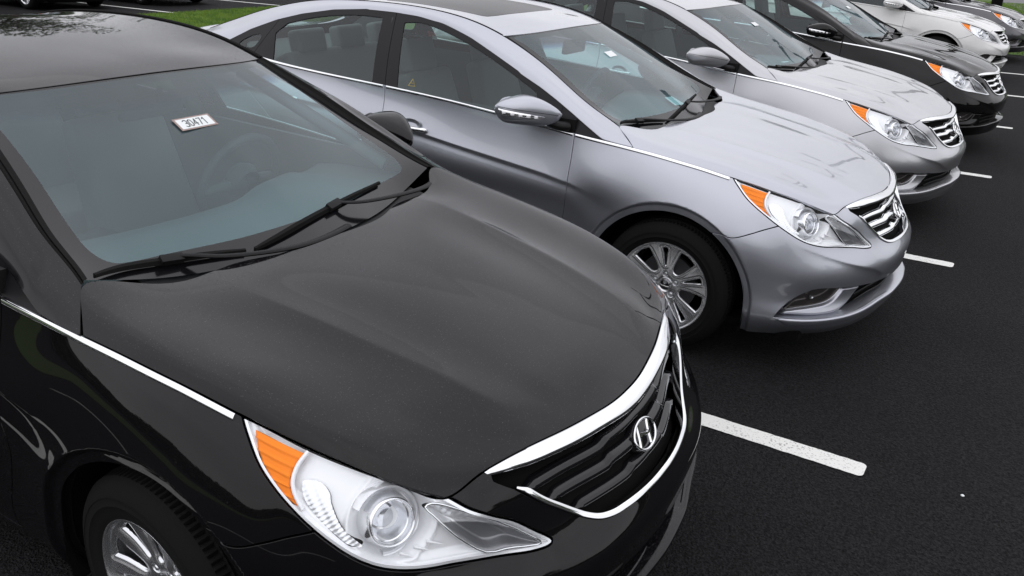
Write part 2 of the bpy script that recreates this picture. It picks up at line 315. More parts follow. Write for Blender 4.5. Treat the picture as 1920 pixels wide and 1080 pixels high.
SQ = np.concatenate([np.linspace(SM, 0, 230, endpoint=False), np.linspace(0, -.75, 105, endpoint=False), np.linspace(-.75, -2.9, 190, endpoint=False), np.linspace(-2.9, XR - XF - SM, 90)])
ROWS = [row(p, SQ, l) for p, l in ((A_PTS, 4e-6), (B_PTS, 2e-5), (C_PTS, 1.2e-5), (D_PTS, 4e-5), (E_PTS, 4e-5), (F_PTS, 4e-5), (G_PTS, 4e-5), (H_PTS, 4e-5))]
SG = loft(ROWS, [11, 34, 16, 12, 12, 13, 12], v0=0.0035)
# wheel arch lips: a flat band pressed slightly inwards round each opening
ARCH_F, ARCH_R = (-0.005, 0.305, 0.403), (-2.80, 0.31, 0.385)
for cx, cz, r in (ARCH_F, ARCH_R):
    d = np.hypot(SG[..., 0] - cx, SG[..., 2] - cz); side = SG[..., 1] > 0.7
    bulge = 0.010 * np.clip(1 - (d - (r + .040)) / .16, 0, 1) ** 2 * (d > r + .040)
    bulge = np.where(d <= r + .040, 0.010 - 0.014 * np.clip((r + .040 - d) / .013, 0, 1) - (r + .040 - d) * 0.18, bulge)
    SG[..., 1] += np.where(side, bulge, 0)
_cz = np.interp(-SG[..., 0], [.30, .38, .52, .71, .95, 1.2, 1.43, 2.0, 2.6, 3.05], [.705, .722, .756, .787, .818, .850, .883, .94, .98, 1.0])
_h = _cz - SG[..., 2]; _w = np.interp(-SG[..., 0], [.34, .62, 1.0, 2.9, 3.3], [0, .80, 1, 1, 0]); _hp = np.maximum(_h, 0)
SG[..., 1] += -_w * .024 * (1 - np.exp(-_hp / .010)) * np.exp(-_hp / .17)
_sg = SQ[:, None] + 0 * SG[..., 0]; _cz = np.interp(_sg, [.42, .50, .576, .687, .792, .881, .96, 1.05, 1.35], [.655, .622, .590, .550, .514, .486, .445, .415, .40])
_h = np.maximum(_cz - SG[..., 2], 0); _w = np.clip((_sg - .42) / .30, 0, 1); _w = _w * _w * (3 - 2 * _w) * (1 - np.clip((_sg - .92) / .22, 0, 1) ** 2) * (_h > 0)
_d = _w * .016 * (1 - np.exp(-_h / .022)) * np.exp(-_h / .12); _ph = np.clip(_sg, 0, SM) / RR
SG[..., 0] -= _d * np.sin(_ph); SG[..., 1] -= _d * np.cos(_ph)
SN = gnormals(SG)
if SN[300, 50, 1] < 0: SN = -SN
SN[0, :, 1] = 0; SN[-1, :, 1] = 0; SN /= np.linalg.norm(SN, axis=2, keepdims=True)
BODY = PM.grid(SG, SN, np.repeat(SQ[:, None, None], SG.shape[1], 1))
def body_at(s, z):
    """point and normal of the lower shell at wrap coordinates (s, z)"""
    i = int(np.argmin(np.abs(SQ - s))); c = SG[i]; j = int(np.argmin(np.abs(c[:, 2] - z))); return c[j].copy(), SN[i, j].copy()
def sz(pts): s, w, z = to_s(pts); return np.stack([s, z], 1)
HL_UP = [(.239,.789,.905),(.335,.781,.895),(.411,.763,.875),(.49,.743,.856),(.561,.716,.832),(.627,.682,.802),(.676,.648,.77),(.72,.615,.732),(.746,.588,.711),(.775,.56,.687),(.802,.529,.663),(.828,.485,.624),(.846,.446,.592)]
HL_LO = [(.843,.45,.580),(.821,.498,.584),(.785,.555,.596),(.751,.609,.606),(.719,.662,.616),(.685,.71,.623),(.654,.756,.634),(.614,.793,.650),(.57,.816,.672),(.522,.825,.698),(.474,.829,.725),(.426,.832,.754),(.376,.829,.784),(.328,.823,.816),(.285,.81,.853),(.25,.795,.885)]
HL = dense([tuple(p) for p in sz(HL_UP)] + [tuple(p) for p in sz(HL_LO)], 5)
V_OUT = [(.72,.52,.755),(.742,.503,.74),(.757,.489,.728),(.777,.467,.705),(.797,.445,.681),(.818,.421,.659),(.837,.391,.635),(.857,.36,.610),(.877,.326,.585),(.893,.288,.566),(.911,.243,.557),(.92,.197,.555),(.931,.12,.554),(.94,0,.553)]
vo = sz(V_OUT); GR = np.vstack([dense([tuple(p) for p in vo], 6, False), [[1.5, .553], [1.5, .95], [vo[0, 0] - .01, .95]]])
INT_UP = [(.397,.293,0),(.425,.342),(.467,.39),(.52,.426),(.575,.441),(.686,.432),(.794,.42),(.938,.405),(1.1,.395),(1.351,.392)]
INT_LO = [(1.351,.305),(1.1,.303),(.9,.300),(.72,.297),(.62,.296),(.50,.298),(.43,.295)]
INTK = np.vstack([dense(INT_UP, 8, False), [[1.5, .392], [1.5, .305]], dense(INT_LO, 6, False)])
b = BODY; Q = b.Q
def keep(pm, f): return pm.cut(f)
arch = lambda P: np.minimum(np.hypot(P[:, 0] - ARCH_F[0], P[:, 2] - ARCH_F[1]) - ARCH_F[2], np.hypot(P[:, 0] - ARCH_R[0], P[:, 2] - ARCH_R[1]) - ARCH_R[2])
HLSURF = BODY.cut(sdf(HL, Q[:, 6], Q[:, 2]) + 0.0030)
b = BODY.cut(-(sdf(HL, Q[:, 6], Q[:, 2]) - 0.0030))
GRSURF = b.cut(sdf(GR, b.Q[:, 6], b.Q[:, 2]) + 0.001)
b = b.cut(-(sdf(GR, b.Q[:, 6], b.Q[:, 2]) - 0.0005))
INSURF = b.cut(sdf(INTK, b.Q[:, 6], b.Q[:, 2]))
b = b.cut(-sdf(INTK, b.Q[:, 6], b.Q[:, 2])); b = b.cut(-arch(b.Q))
# shut lines: polygons in (s, z)
BUMP = np.vstack([[[1.6, 1.1], [1.6, 0], [-.02, 0], [-.02, .60]], dense([(.04, .642), (.133, .647), (.20, .645), (.265, .671), (.324, .698), (.40, .728)], 5, False), [[.45, 1.1]]])
DOORF = np.vstack([dense([(-.640, 1.2), (-.643, 1.01), (-.640, .86), (-.640, .72), (-.655, .58), (-.70, .45), (-.74, .31), (-.76, 0)], 6, False)])
DOORM = dense([(-1.816, 1.2), (-1.816, 1.105), (-1.80, .9), (-1.80, .6), (-1.82, .3), (-1.83, 0)], 6, False)
DOORR = dense([(-3.02, 1.3), (-2.99, 1.18), (-2.90, 1.0), (-2.70, .86), (-2.55, .75), (-2.47, .6), (-2.42, .45), (-2.40, .3), (-2.40, 0)], 6, False)
SILL = lambda P: -(P[:, 2] - 0.255)
def fld(poly): return sdf(poly, b.Q[:, 6], b.Q[:, 2])
G_ = 0.0032
front_bumper = b.cut(fld(BUMP) + G_)
rest = b.cut(-fld(BUMP) + G_); b = rest
fend_poly = np.vstack([DOORF, [[.8, 0], [.8, 1.3]]]); fender = b.cut(fld(fend_poly) + G_)
b = b.cut(-fld(fend_poly) + G_)
d1_poly = np.vstack([DOORM, DOORF[::-1]]); sillf = b.cut(b.Q[:, 2] - .255 + G_) ; b = b.cut(-(b.Q[:, 2] - .255) + G_)
door_front = b.cut(fld(d1_poly) + G_); b = b.cut(-fld(d1_poly) + G_)
d2_poly = np.vstack([DOORR, DOORM[::-1]]); door_rear = b.cut(fld(d2_poly) + G_); quarter = b.cut(-fld(d2_poly) + G_)
# hood (half)
T = np.linspace(0, 1, 150)
def trow(pts, lam=3e-6):
    p = np.array(pts, float); t = np.r_[0, np.cumsum(np.linalg.norm(np.diff(p, axis=0), axis=1))]; L = t[-1]
    return wfit(t, p, T * L, lam, 300)
def samp(pts, tq, lam=3e-6):
    p = np.array(pts, float); t = np.r_[0, np.cumsum(np.linalg.norm(np.diff(p, axis=0), axis=1))]; return wfit(t, p, tq * t[-1], lam, 300)
H0 = [(-.175,0,1.004),(-.05,0,.989),(.1,0,.969),(.25,0,.943),(.4,0,.911),(.55,0,.875),(.66,0,.844),(.74,0,.812),(.806,0,.771)]
H1 = [(-.188,.22,1.003),(-.05,.22,.988),(.1,.217,.967),(.25,.212,.940),(.4,.205,.908),(.55,.197,.871),(.66,.19,.839),(.73,.185,.809),(.785,.18,.778)]
H2 = [(-.238,.455,1.003),(-.15,.457,.998),(-.056,.452,.987),(.076,.440,.967),(.206,.426,.945),(.334,.412,.921),(.451,.395,.896),(.562,.374,.866),(.664,.348,.830),(.725,.326,.801),(.757,.312,.783)]
H3 = [(-.278,.60,1.010),(-.15,.61,.990),(0,.612,.9665),(.13,.606,.945),(.27,.592,.919),(.40,.570,.890),(.52,.538,.856),(.61,.503,.824),(.68,.462,.796),(.717,.44,.784)]
H4 = [(-.352,.740,1.034),(-.25,.748,1.008),(-.1,.757,.981),(.05,.757,.957),(.2,.747,.932),(.33,.728,.904),(.45,.699,.874),(.55,.664,.841),(.63,.615,.805),(.695,.540,.775)]
a_side = [p for p in A_PTS if -.24 < p[0] <= .684 and p[1] > .6][::-1]
H5 = [(p[0] - .0012, p[1] - .0042, p[2] + .001) for p in a_side]
h2 = samp(H2, T); ramp_ = np.clip(T / .4, 0, 1) * np.clip((1.02 - T) / .38, 0, 1); ramp_ = ramp_ ** 2 * (3 - 2 * ramp_)
h1b = h2 + np.stack([0 * T, -.085 + 0 * T, -.0042 * ramp_], 1); h1c = h2 + np.stack([0 * T, -.016 + 0 * T, -.0006 * ramp_], 1); h2b = h2 + np.stack([0 * T, .016 + 0 * T, -.0004 - .0022 * ramp_], 1)
h3 = samp(H3, T); h4 = samp(H4, T); h5 = samp(H5, T)
h4b = h4 * .62 + h5 * .38 + np.stack([0 * T, .005 + 0 * T, .006 + 0 * T], 1)
HG = loft([samp(H0, T), samp(H1, T), h1b, h1c, h2, h2b, h3, h4, h4b, h5], [14, 10, 6, 3, 3, 9, 12, 6, 7])
_A = row(A_PTS, SQ, 4e-6); _sA = SQ
_tt = np.clip((T - .66) / .34, 0, 1)[:, None]; _tt = _tt ** 2 * (3 - 2 * _tt)
_tgt = np.zeros_like(HG[-1])
_ends = [(0, 0.0), (14, .18), (26, .312), (57, .540), (70, .640)]
for j in range(HG.shape[1]):
    yv = np.interp(j, [0, 14, 24, 30, 33, 36, 45, 57, 63, HG.shape[1] - 1], [0, .18, .232, .301, .318, .335, .445, .545, .590, .6375])
    _tgt[j] = [np.interp(yv, _A[:225, 1], _A[:225, k]) for k in range(3)]
_tgt += np.array([-.0038, 0, .0012]) 
HG = HG + (_tgt - HG[-1])[None] * _tt.reshape(-1, 1, 1)
HN = gnormals(HG); HN = HN if HN[70, 5, 2] > 0 else -HN
HN[:, 0, 1] = 0; HN /= np.linalg.norm(HN, axis=2, keepdims=True)
HOOD = PM.grid(HG, HN)
# roof rail / A and C pillar skin (half)
W_PTS = [(-.360,.742,1.036),(-.40,.732,1.053),(-.55,.711,1.121),(-.682,.682,1.190),(-.817,.654,1.263),(-.963,.627,1.331),(-1.116,.609,1.392),(-1.25,.602,1.435),(-1.45,.598,1.476),(-1.65,.596,1.497),(-1.9,.595,1.507),(-2.2,.595,1.503),(-2.47,.596,1.482),(-2.66,.599,1.450),(-2.87,.606,1.402),(-3.05,.615,1.350),(-3.25,.635,1.287),(-3.42,.65,1.235),(-3.6,.63,1.20)]
O_PTS = [(-.238,.838,.971),(-.32,.842,.979),(-.395,.842,.987),(-.49,.826,1.036),(-.585,.808,1.086),(-.68,.790,1.134),(-.78,.771,1.180),(-.93,.742,1.236),(-1.108,.708,1.308),(-1.28,.678,1.376),(-1.465,.653,1.430),(-1.632,.645,1.456),(-1.80,.643,1.466),(-1.96,.645,1.469),(-2.23,.652,1.449),(-2.45,.668,1.413),(-2.63,.688,1.369),(-2.83,.722,1.301),(-2.99,.765,1.228),(-3.06,.795,1.203),(-3.2,.785,1.203),(-3.35,.757,1.203),(-3.55,.68,1.195)]
def xrow(pts, xs, lam): p = np.array(pts, float); return wfit(-p[:, 0], p, -xs, lam, 400)
u = np.linspace(0, 1, 230); u = u ** 1.15
WX = xrow(W_PTS, -.360 - u * 3.24, 6e-6)
# the rail edge follows the side-glass opening closely, so it keeps its corners
p = np.array(O_PTS); OX = np.stack([np.interp(.238 + u * 3.312, -p[:, 0], p[:, k]) for k in range(3)], 1)
ker = np.array([1, 2, 3, 2, 1]) / 9.; OXs = OX.copy()
for k in range(3): OXs[2:-2, k] = np.convolve(OX[:, k], ker, 'valid')
OX = OXs; bul = (np.clip(u / .06, 0, 1) * np.clip((1 - u) / .1, 0, 1))[:, None]
d_ = OX - WX; tang = np.gradient(.5 * (WX + OX), axis=0); nn = np.cross(tang, d_); nn /= np.linalg.norm(nn, axis=1, keepdims=True); nn = np.where(nn[:, 1:2] < 0, -nn, nn)
L_ = np.linalg.norm(d_, axis=1, keepdims=True)
PG = loft([WX + d_ * .015 + nn * .001, WX + d_ * .28 + nn * L_ * .035 * bul, WX + d_ * .68 + nn * L_ * .085 * bul, OX], [5, 7, 6])
PN = gnormals(PG); PN = PN if PN[100, 8, 1] > 0 else -PN
RAIL = PM.grid(PG, PN)
# roof skin (half)
xr = np.linspace(0, 1, 70)
R0 = samp([(-.990,0,1.411),(-1.08,0,1.430),(-1.2,0,1.448),(-1.35,0,1.466),(-1.6,0,1.492),(-1.85,0,1.508),(-2.15,0,1.508),(-2.4,0,1.491),(-2.62,0,1.461)], xr)
R1 = samp([(-.998,.22,1.408),(-1.09,.22,1.429),(-1.2,.22,1.446),(-1.35,.22,1.464),(-1.6,.22,1.490),(-1.85,.22,1.506),(-2.15,.22,1.506),(-2.4,.22,1.489),(-2.63,.22,1.458)], xr)
R2 = samp([(-1.055,.47,1.397),(-1.14,.47,1.417),(-1.25,.465,1.437),(-1.4,.46,1.463),(-1.6,.46,1.485),(-1.85,.46,1.500),(-2.15,.46,1.499),(-2.4,.46,1.481),(-2.64,.46,1.448)], xr)
w3 = xrow(W_PTS, -1.118 - xr * 1.55, 6e-6) + np.array([0, -.014, -.003])
RG = loft([R0, R1, R2, w3], [10, 12, 12]); RN = gnormals(RG); RN = RN if RN[30, 5, 2] > 0 else -RN; RN[:, 0, 1] = 0; RN /= np.linalg.norm(RN, axis=2, keepdims=True)
ROOF = PM.grid(RG, RN)
# windscreen (half): centre to edge, base to header
tw = np.linspace(0, 1, 90)
G0 = samp([(-.255,0,.968),(-.335,0,1.020),(-.47,0,1.112),(-.615,0,1.203),(-.80,0,1.313),(-.982,0,1.407)], tw)
G1 = samp([(-.275,.25,.969),(-.352,.25,1.020),(-.49,.245,1.112),(-.635,.24,1.203),(-.812,.23,1.308),(-.992,.22,1.404)], tw)
G2 = samp([(-.345,.52,.985),(-.405,.52,1.026),(-.54,.505,1.113),(-.675,.49,1.196),(-.84,.475,1.292),(-1.045,.46,1.394)], tw)
gw = xrow(W_PTS, -.375 - tw * .735, 6e-6) + np.stack([0 * tw, -.020 - .014 * np.sin(PI * np.clip(tw, 0, .8) / .8 * .5 + 0), -.006 - .010 * np.sin(PI * tw)], 1)
WG = loft([G0, G1, G2, gw], [12, 14, 16]); WN = gnormals(WG); WN = WN if WN[40, 5, 2] > 0 else -WN; WN[:, 0, 1] = 0; WN /= np.linalg.norm(WN, axis=2, keepdims=True)
WS = PM.grid(WG, WN)
# clear area of the windscreen inside the black border, outlined in plan-ish (y, z)
clear = dense([(-.3, 1.018), (0, 1.019), (.25, 1.020), (.44, 1.024), (.55, 1.029), (.612, 1.040), (.638, 1.070), (.626, 1.12), (.596, 1.20), (.572, 1.28), (.552, 1.35), (.535, 1.384), (.3, 1.398), (0, 1.404), (-.3, 1.404)], 8)
f = sdf(clear, WS.Q[:, 1], WS.Q[:, 2]); WS_CLEAR = WS.cut(f); WS_FRIT = WS.cut(-f)
# rear screen and boot deck (half)
k0 = samp([(-2.65,0,1.458),(-2.9,0,1.385),(-3.15,0,1.30),(-3.33,0,1.232)], tw); k1 = samp([(-2.66,.3,1.452),(-2.91,.31,1.378),(-3.16,.32,1.294),(-3.34,.33,1.228)], tw)
k3 = xrow(W_PTS, -2.68 - tw * .72, 6e-6) + np.array([0, -.016, -.004])
KG = loft([k0, k1, k3], [14, 14]); KN = gnormals(KG); KN = KN if KN[40, 5, 2] > 0 else -KN; BACKLIGHT = PM.grid(KG, KN)
td = np.linspace(0, 1, 30)
d0 = samp([(-3.34,0,1.228),(-3.6,0,1.226),(-3.78,0,1.228),(-3.835,0,1.207)], td); d1 = samp([(-3.35,.33,1.226),(-3.6,.33,1.224),(-3.75,.34,1.224),(-3.79,.38,1.205)], td)
d3 = samp([(-3.42,.64,1.232),(-3.54,.62,1.216),(-3.6,.61,1.210),(-3.66,.60,1.203)], td)
DG = loft([d0, d1, d3], [12, 12]); DN = gnormals(DG); DN = DN if DN[10, 5, 2] > 0 else -DN; DECK = PM.grid(DG, DN)
# side glazing (half) on a plane that leans inwards
xs_ = np.linspace(-.36, -3.10, 260); zA_ = xrow(A_PTS[8:], xs_, 6e-6)
vv = np.linspace(0, 1, 60); GS = np.zeros((len(xs_), len(vv), 3))
for i, x in enumerate(xs_):
    z0 = zA_[i, 2] - .006; zz = z0 + vv * (1.50 - z0); y = zA_[i, 1] - .002 - .56 * (zz - z0 - .006) + .012 * np.sin(np.clip((zz - z0) / .36, 0, 1) * PI)
    GS[i, :, 0] = x; GS[i, :, 1] = y - .004; GS[i, :, 2] = zz
GSN = gnormals(GS); GSN = GSN if GSN[100, 20, 1] > 0 else -GSN; SIDE = PM.grid(GS, GSN)
dl = [(q[0], q[2]) for q in O_PTS[2:20]]
DLO = np.vstack([[(-.385, .975)], dl, [(-3.07, 1.10), (-2, 1.0), (-.5, .93)]])
SIDE = SIDE.cut(sdf(DLO, SIDE.Q[:, 0], SIDE.Q[:, 2]) - .004)
GF = dense([(-1.712, 1.420, 0), (-1.596, 1.424), (-1.454, 1.398), (-1.273, 1.346), (-1.106, 1.285), (-.954, 1.222), (-.800, 1.153, 0), (-.785, 1.125, 0), (-.785, 1.0, 0), (-1.612, 1.0, 0)], 6)
GRR = dense([(-1.866, 1.433, 0), (-2.0, 1.436), (-2.151, 1.429), (-2.351, 1.403), (-2.535, 1.360, 0), (-2.610, 1.300, 0), (-2.575, 1.164, 0), (-2.55, 1.0, 0), (-1.79, 1.0, 0)], 6)
GQ = dense([(-2.90, 1.222), (-2.829, 1.262), (-2.75, 1.284), (-2.722, 1.268), (-2.751, 1.22), (-2.79, 1.203), (-2.87, 1.205)], 6)
side_glasses = []; s_ = SIDE
for g in (GF, GRR, GQ):
    side_glasses.append(s_.cut(sdf(g, s_.Q[:, 0], s_.Q[:, 2]) + .0).offset(-.004)); s_ = s_.cut(-sdf(g, s_.Q[:, 0], s_.Q[:, 2]))
sb = lambda P, x0, z0, x1, z1: (P[:, 0] - x0) - (P[:, 2] - z0) * (x1 - x0) / (z1 - z0)
f = sb(s_.Q, -1.719, 1.105, -1.783, 1.452); frame_front = s_.cut(-f + .0022); r_ = s_.cut(f + .0022)
f = sb(r_.Q, -2.739, 1.193, -2.616, 1.366); frame_rear = r_.cut(-f + .002); frame_quarter = r_.cut(f + .002)
f = sb(frame_front.Q, -.640, 1.0, -.643, 1.2); frame_sail = frame_front.cut(-f + .0015); frame_front = frame_front.cut(f + .0015)

# ------------------------------------------------------------------ small mesh builders (vertex / face lists)
class MB:
    def __init__(s): s.v = []; s.f = []
    def add(s, v, f):
        n = len(s.v); s.v += [tuple(map(float, p)) for p in v]; s.f += [tuple(i + n for i in q) for q in f]; return s
    def box(s, c, h, R=None, tap=1.0):
        P = np.array([[x, y, z] for x in (-1, 1) for y in (-1, 1) for z in (-1, 1)], float) * h
        if tap != 1: P[P[:, 2] > 0, :2] *= tap
        if R is not None: P = P @ np.asarray(R).T
        return s.add(P + np.asarray(c), [(0, 1, 3, 2), (4, 6, 7, 5), (0, 4, 5, 1), (2, 3, 7, 6), (0, 2, 6, 4), (1, 5, 7, 3)])
    def tube(s, pts, r, n=8, cap=True, up=(0, 0, 1), flat=1.0):
        P = np.asarray(pts, float); m = len(P); r = np.broadcast_to(np.asarray(r, float), (m,)); t = np.gradient(P, axis=0); t /= np.linalg.norm(t, axis=1, keepdims=True)
        V = []
        for i in range(m):
            a = np.cross(t[i], up); a = a / (np.linalg.norm(a) + 1e-9); c = np.cross(a, t[i])
            for k in range(n): th = 2 * PI * k / n; V.append(P[i] + r[i] * (math.cos(th) * a + math.sin(th) * c * flat))
        F = [(i * n + k, i * n + (k + 1) % n, (i + 1) * n + (k + 1) % n, (i + 1) * n + k) for i in range(m - 1) for k in range(n)]
        if cap: F += [tuple(range(n))[::-1], tuple((m - 1) * n + k for k in range(n))]
        return s.add(V, F)
    def strip(s, prof_rows, close=False):
        """rows (m, n, 3) joined to a sheet"""
        R = np.asarray(prof_rows); m, n, _ = R.shape; F = [(i * n + k, i * n + (k + 1) % n, (i + 1) * n + (k + 1) % n, (i + 1) * n + k) for i in range(m - 1) for k in range(n if close else n - 1)]
        if close: F += [tuple(range(n))[::-1], tuple((m - 1) * n + k for k in range(n))]
        return s.add(R.reshape(-1, 3), F)
    def revolve(s, prof, n=48, c=(0, 0, 0), ax=(0, 1, 0), e1=(1, 0, 0), a0=0, a1=2 * PI):
        """prof: list of (radius, height along ax)"""
        ax = np.array(ax, float); e1 = np.array(e1, float); e2 = np.cross(ax, e1); full = abs(a1 - a0 - 2 * PI) < 1e-6; m = len(prof); V = []
        N_ = n if full else n + 1
        for i in range(N_):
            th = a0 + (a1 - a0) * i / n; d = math.cos(th) * e1 + math.sin(th) * e2
            for r, h in prof: V.append(np.asarray(c) + d * r + ax * h)
        F = [(i * m + k, i * m + k + 1, ((i + 1) % N_) * m + k + 1, ((i + 1) % N_) * m + k) for i in range(n) for k in range(m - 1)]
        return s.add(V, F)
    def prism(s, poly, z0, z1, O=(0, 0, 0), X=(1, 0, 0), Y=(0, 1, 0)):
        X, Y = np.array(X, float), np.array(Y, float); Z = np.cross(X, Y); O = np.array(O, float); n = len(poly)
        V = [O + X * a + Y * b_ + Z * z0 for a, b_ in poly] + [O + X * a + Y * b_ + Z * z1 for a, b_ in poly]
        return s.add(V, [tuple(range(n))[::-1], tuple(range(n, 2 * n))] + [(i, (i + 1) % n, n + (i + 1) % n, n + i) for i in range(n)])
    def mirror_add(s):
        n = len(s.v); s.v += [(x, -y, z) for x, y, z in s.v]; s.f += [tuple(i + n for i in q[::-1]) for q in s.f]; return s
    def mirrored(s):
        o = MB(); o.v = [(x, -y, z) for x, y, z in s.v]; o.f = [q[::-1] for q in s.f]; return o
    def mesh(s, name, smooth=True, angle=35, bevel=0, seg=2, subsurf=0):
        me = bpy.data.meshes.new(name); me.from_pydata(s.v, [], s.f); bm = bmesh.new(); bm.from_mesh(me)
        bmesh.ops.remove_doubles(bm, verts=bm.verts, dist=1e-6); bmesh.ops.recalc_face_normals(bm, faces=bm.faces)
        if bevel:
            eds = [e for e in bm.edges if len(e.link_faces) == 2 and e.calc_face_angle(0) > math.radians(30)]
            bmesh.ops.bevel(bm, geom=eds, offset=bevel, segments=seg, affect='EDGES', profile=0.7, clamp_overlap=True)
        bm.to_mesh(me); bm.free()
        if smooth:
            me.polygons.foreach_set('use_smooth', np.ones(len(me.polygons), bool))
            me.set_sharp_from_angle(angle=math.radians(angle))
        me.update(); return me
ME = {}          # shared mesh data, built once and used by every car
def sub(name, part, mats, parent):
    return obj(name, part, mats, parent)

# panels, both sides
for nm, pm in (('front_bumper', front_bumper), ('hood', HOOD), ('roof', ROOF), ('boot_lid', DECK)):
    ME[nm] = pm.flange().both().mesh(nm) if nm != 'boot_lid' else pm.both().mesh(nm)
for nm, pm in (('front_fender', fender), ('front_door', door_front), ('rear_door', door_rear), ('rear_quarter', quarter), ('sill', sillf), ('roof_rail', RAIL)):
    g = pm.flange(); ME[nm + '_L'] = g.mesh(nm); ME[nm + '_R'] = g.mirror().mesh(nm)
ME['windscreen'] = WS_CLEAR.both().mesh('windscreen'); ME['windscreen_border'] = WS_FRIT.both().mesh('windscreen_border')
ME['rear_screen'] = BACKLIGHT.both().mesh('rear_screen')
for nm, pm in (('front_window', side_glasses[0]), ('rear_window', side_glasses[1]), ('quarter_window', side_glasses[2])):
    ME[nm + '_L'] = pm.mesh(nm); ME[nm + '_R'] = pm.mirror().mesh(nm)
for nm, pm in (('window_frame', frame_front), ('rear_window_frame', frame_rear), ('quarter_window_frame', frame_quarter), ('mirror_sail', frame_sail)):
    g = pm.flange(.010, .0008); ME[nm + '_L'] = g.mesh(nm); ME[nm + '_R'] = g.mirror().mesh(nm)
# dark inner shells behind the shut lines
def coarse(G, Nn, d, ku, kv, zmax=None, keepx=None):
    g = (G - Nn * d)[::ku, ::kv]; n = Nn[::ku, ::kv]; return PM.grid(g, n)
inn_d = np.where(SQ > 0.15, .085, .030)[:, None, None] * np.ones((1, SG.shape[1], 1))
gi = (SG - SN * inn_d); gi[..., 1] = np.maximum(gi[..., 1], 0)
isel = np.unique(np.r_[0:len(SQ):4, len(SQ) - 1]); jsel = np.unique(np.r_[0:SG.shape[1]:5, SG.shape[1] - 1])
INNER = PM.grid(gi[isel][:, jsel], SN[isel][:, jsel]); INNER = INNER.cut(-(arch(INNER.Q) + .0) )
hi = PM.grid((HG - HN * .022)[::5, ::4], HN[::5, ::4])
wi = PM.grid(np.stack([ (PG - PN * .02)[::4, k] for k in (0, 6, 12, 18)], 1), np.stack([PN[::4, k] for k in (0, 6, 12, 18)], 1))
ME['inner_shell'] = INNER.join(hi).join(wi).both().mesh('inner_shell')

# chrome strips along the belt line
def belt_strip(smin, smax, w=.0168, h=.0050, lift=.0005):
    idx = np.where((SQ >= smin) & (SQ <= smax))[0]; rows = []
    for i in idx:
        col, nn = SG[i], SN[i]; d = np.r_[0, np.cumsum(np.linalg.norm(np.diff(col, axis=0), axis=1))]
        e0 = (col[0] - col[1]); e0 /= np.linalg.norm(e0); r = []
        for a, hh in ((0, -.004), (0, .4 * h), (.12, .85 * h), (.35, h), (.65, h), (.88, .85 * h), (1, .4 * h), (1, -.004)):
            dist = a * w - .002
            P = np.array([np.interp(dist, d, col[:, k]) for k in range(3)]) if dist > 0 else col[0] + e0 * (-dist)
            n_ = np.array([np.interp(max(dist, 0), d, nn[:, k]) for k in range(3)]); r.append(P + n_ * (hh + lift))
        rows.append(r)
    m = MB(); m.strip(rows); R = np.array(rows)
    m.add(R[0], [tuple(range(8))]); m.add(R[-1], [tuple(range(8))[::-1]]); return m
s_end = float(to_s([(.236, .791, .89)])[0][0])
for nm, a, b2 in (('fender_strip', -.637, s_end), ('front_door_strip', -1.812, -.643), ('rear_door_strip', -2.985, -1.820)):
    m = belt_strip(a, b2); ME[nm + '_L'] = m.mesh(nm, angle=50); ME[nm + '_R'] = m.mirrored().mesh(nm, angle=50)

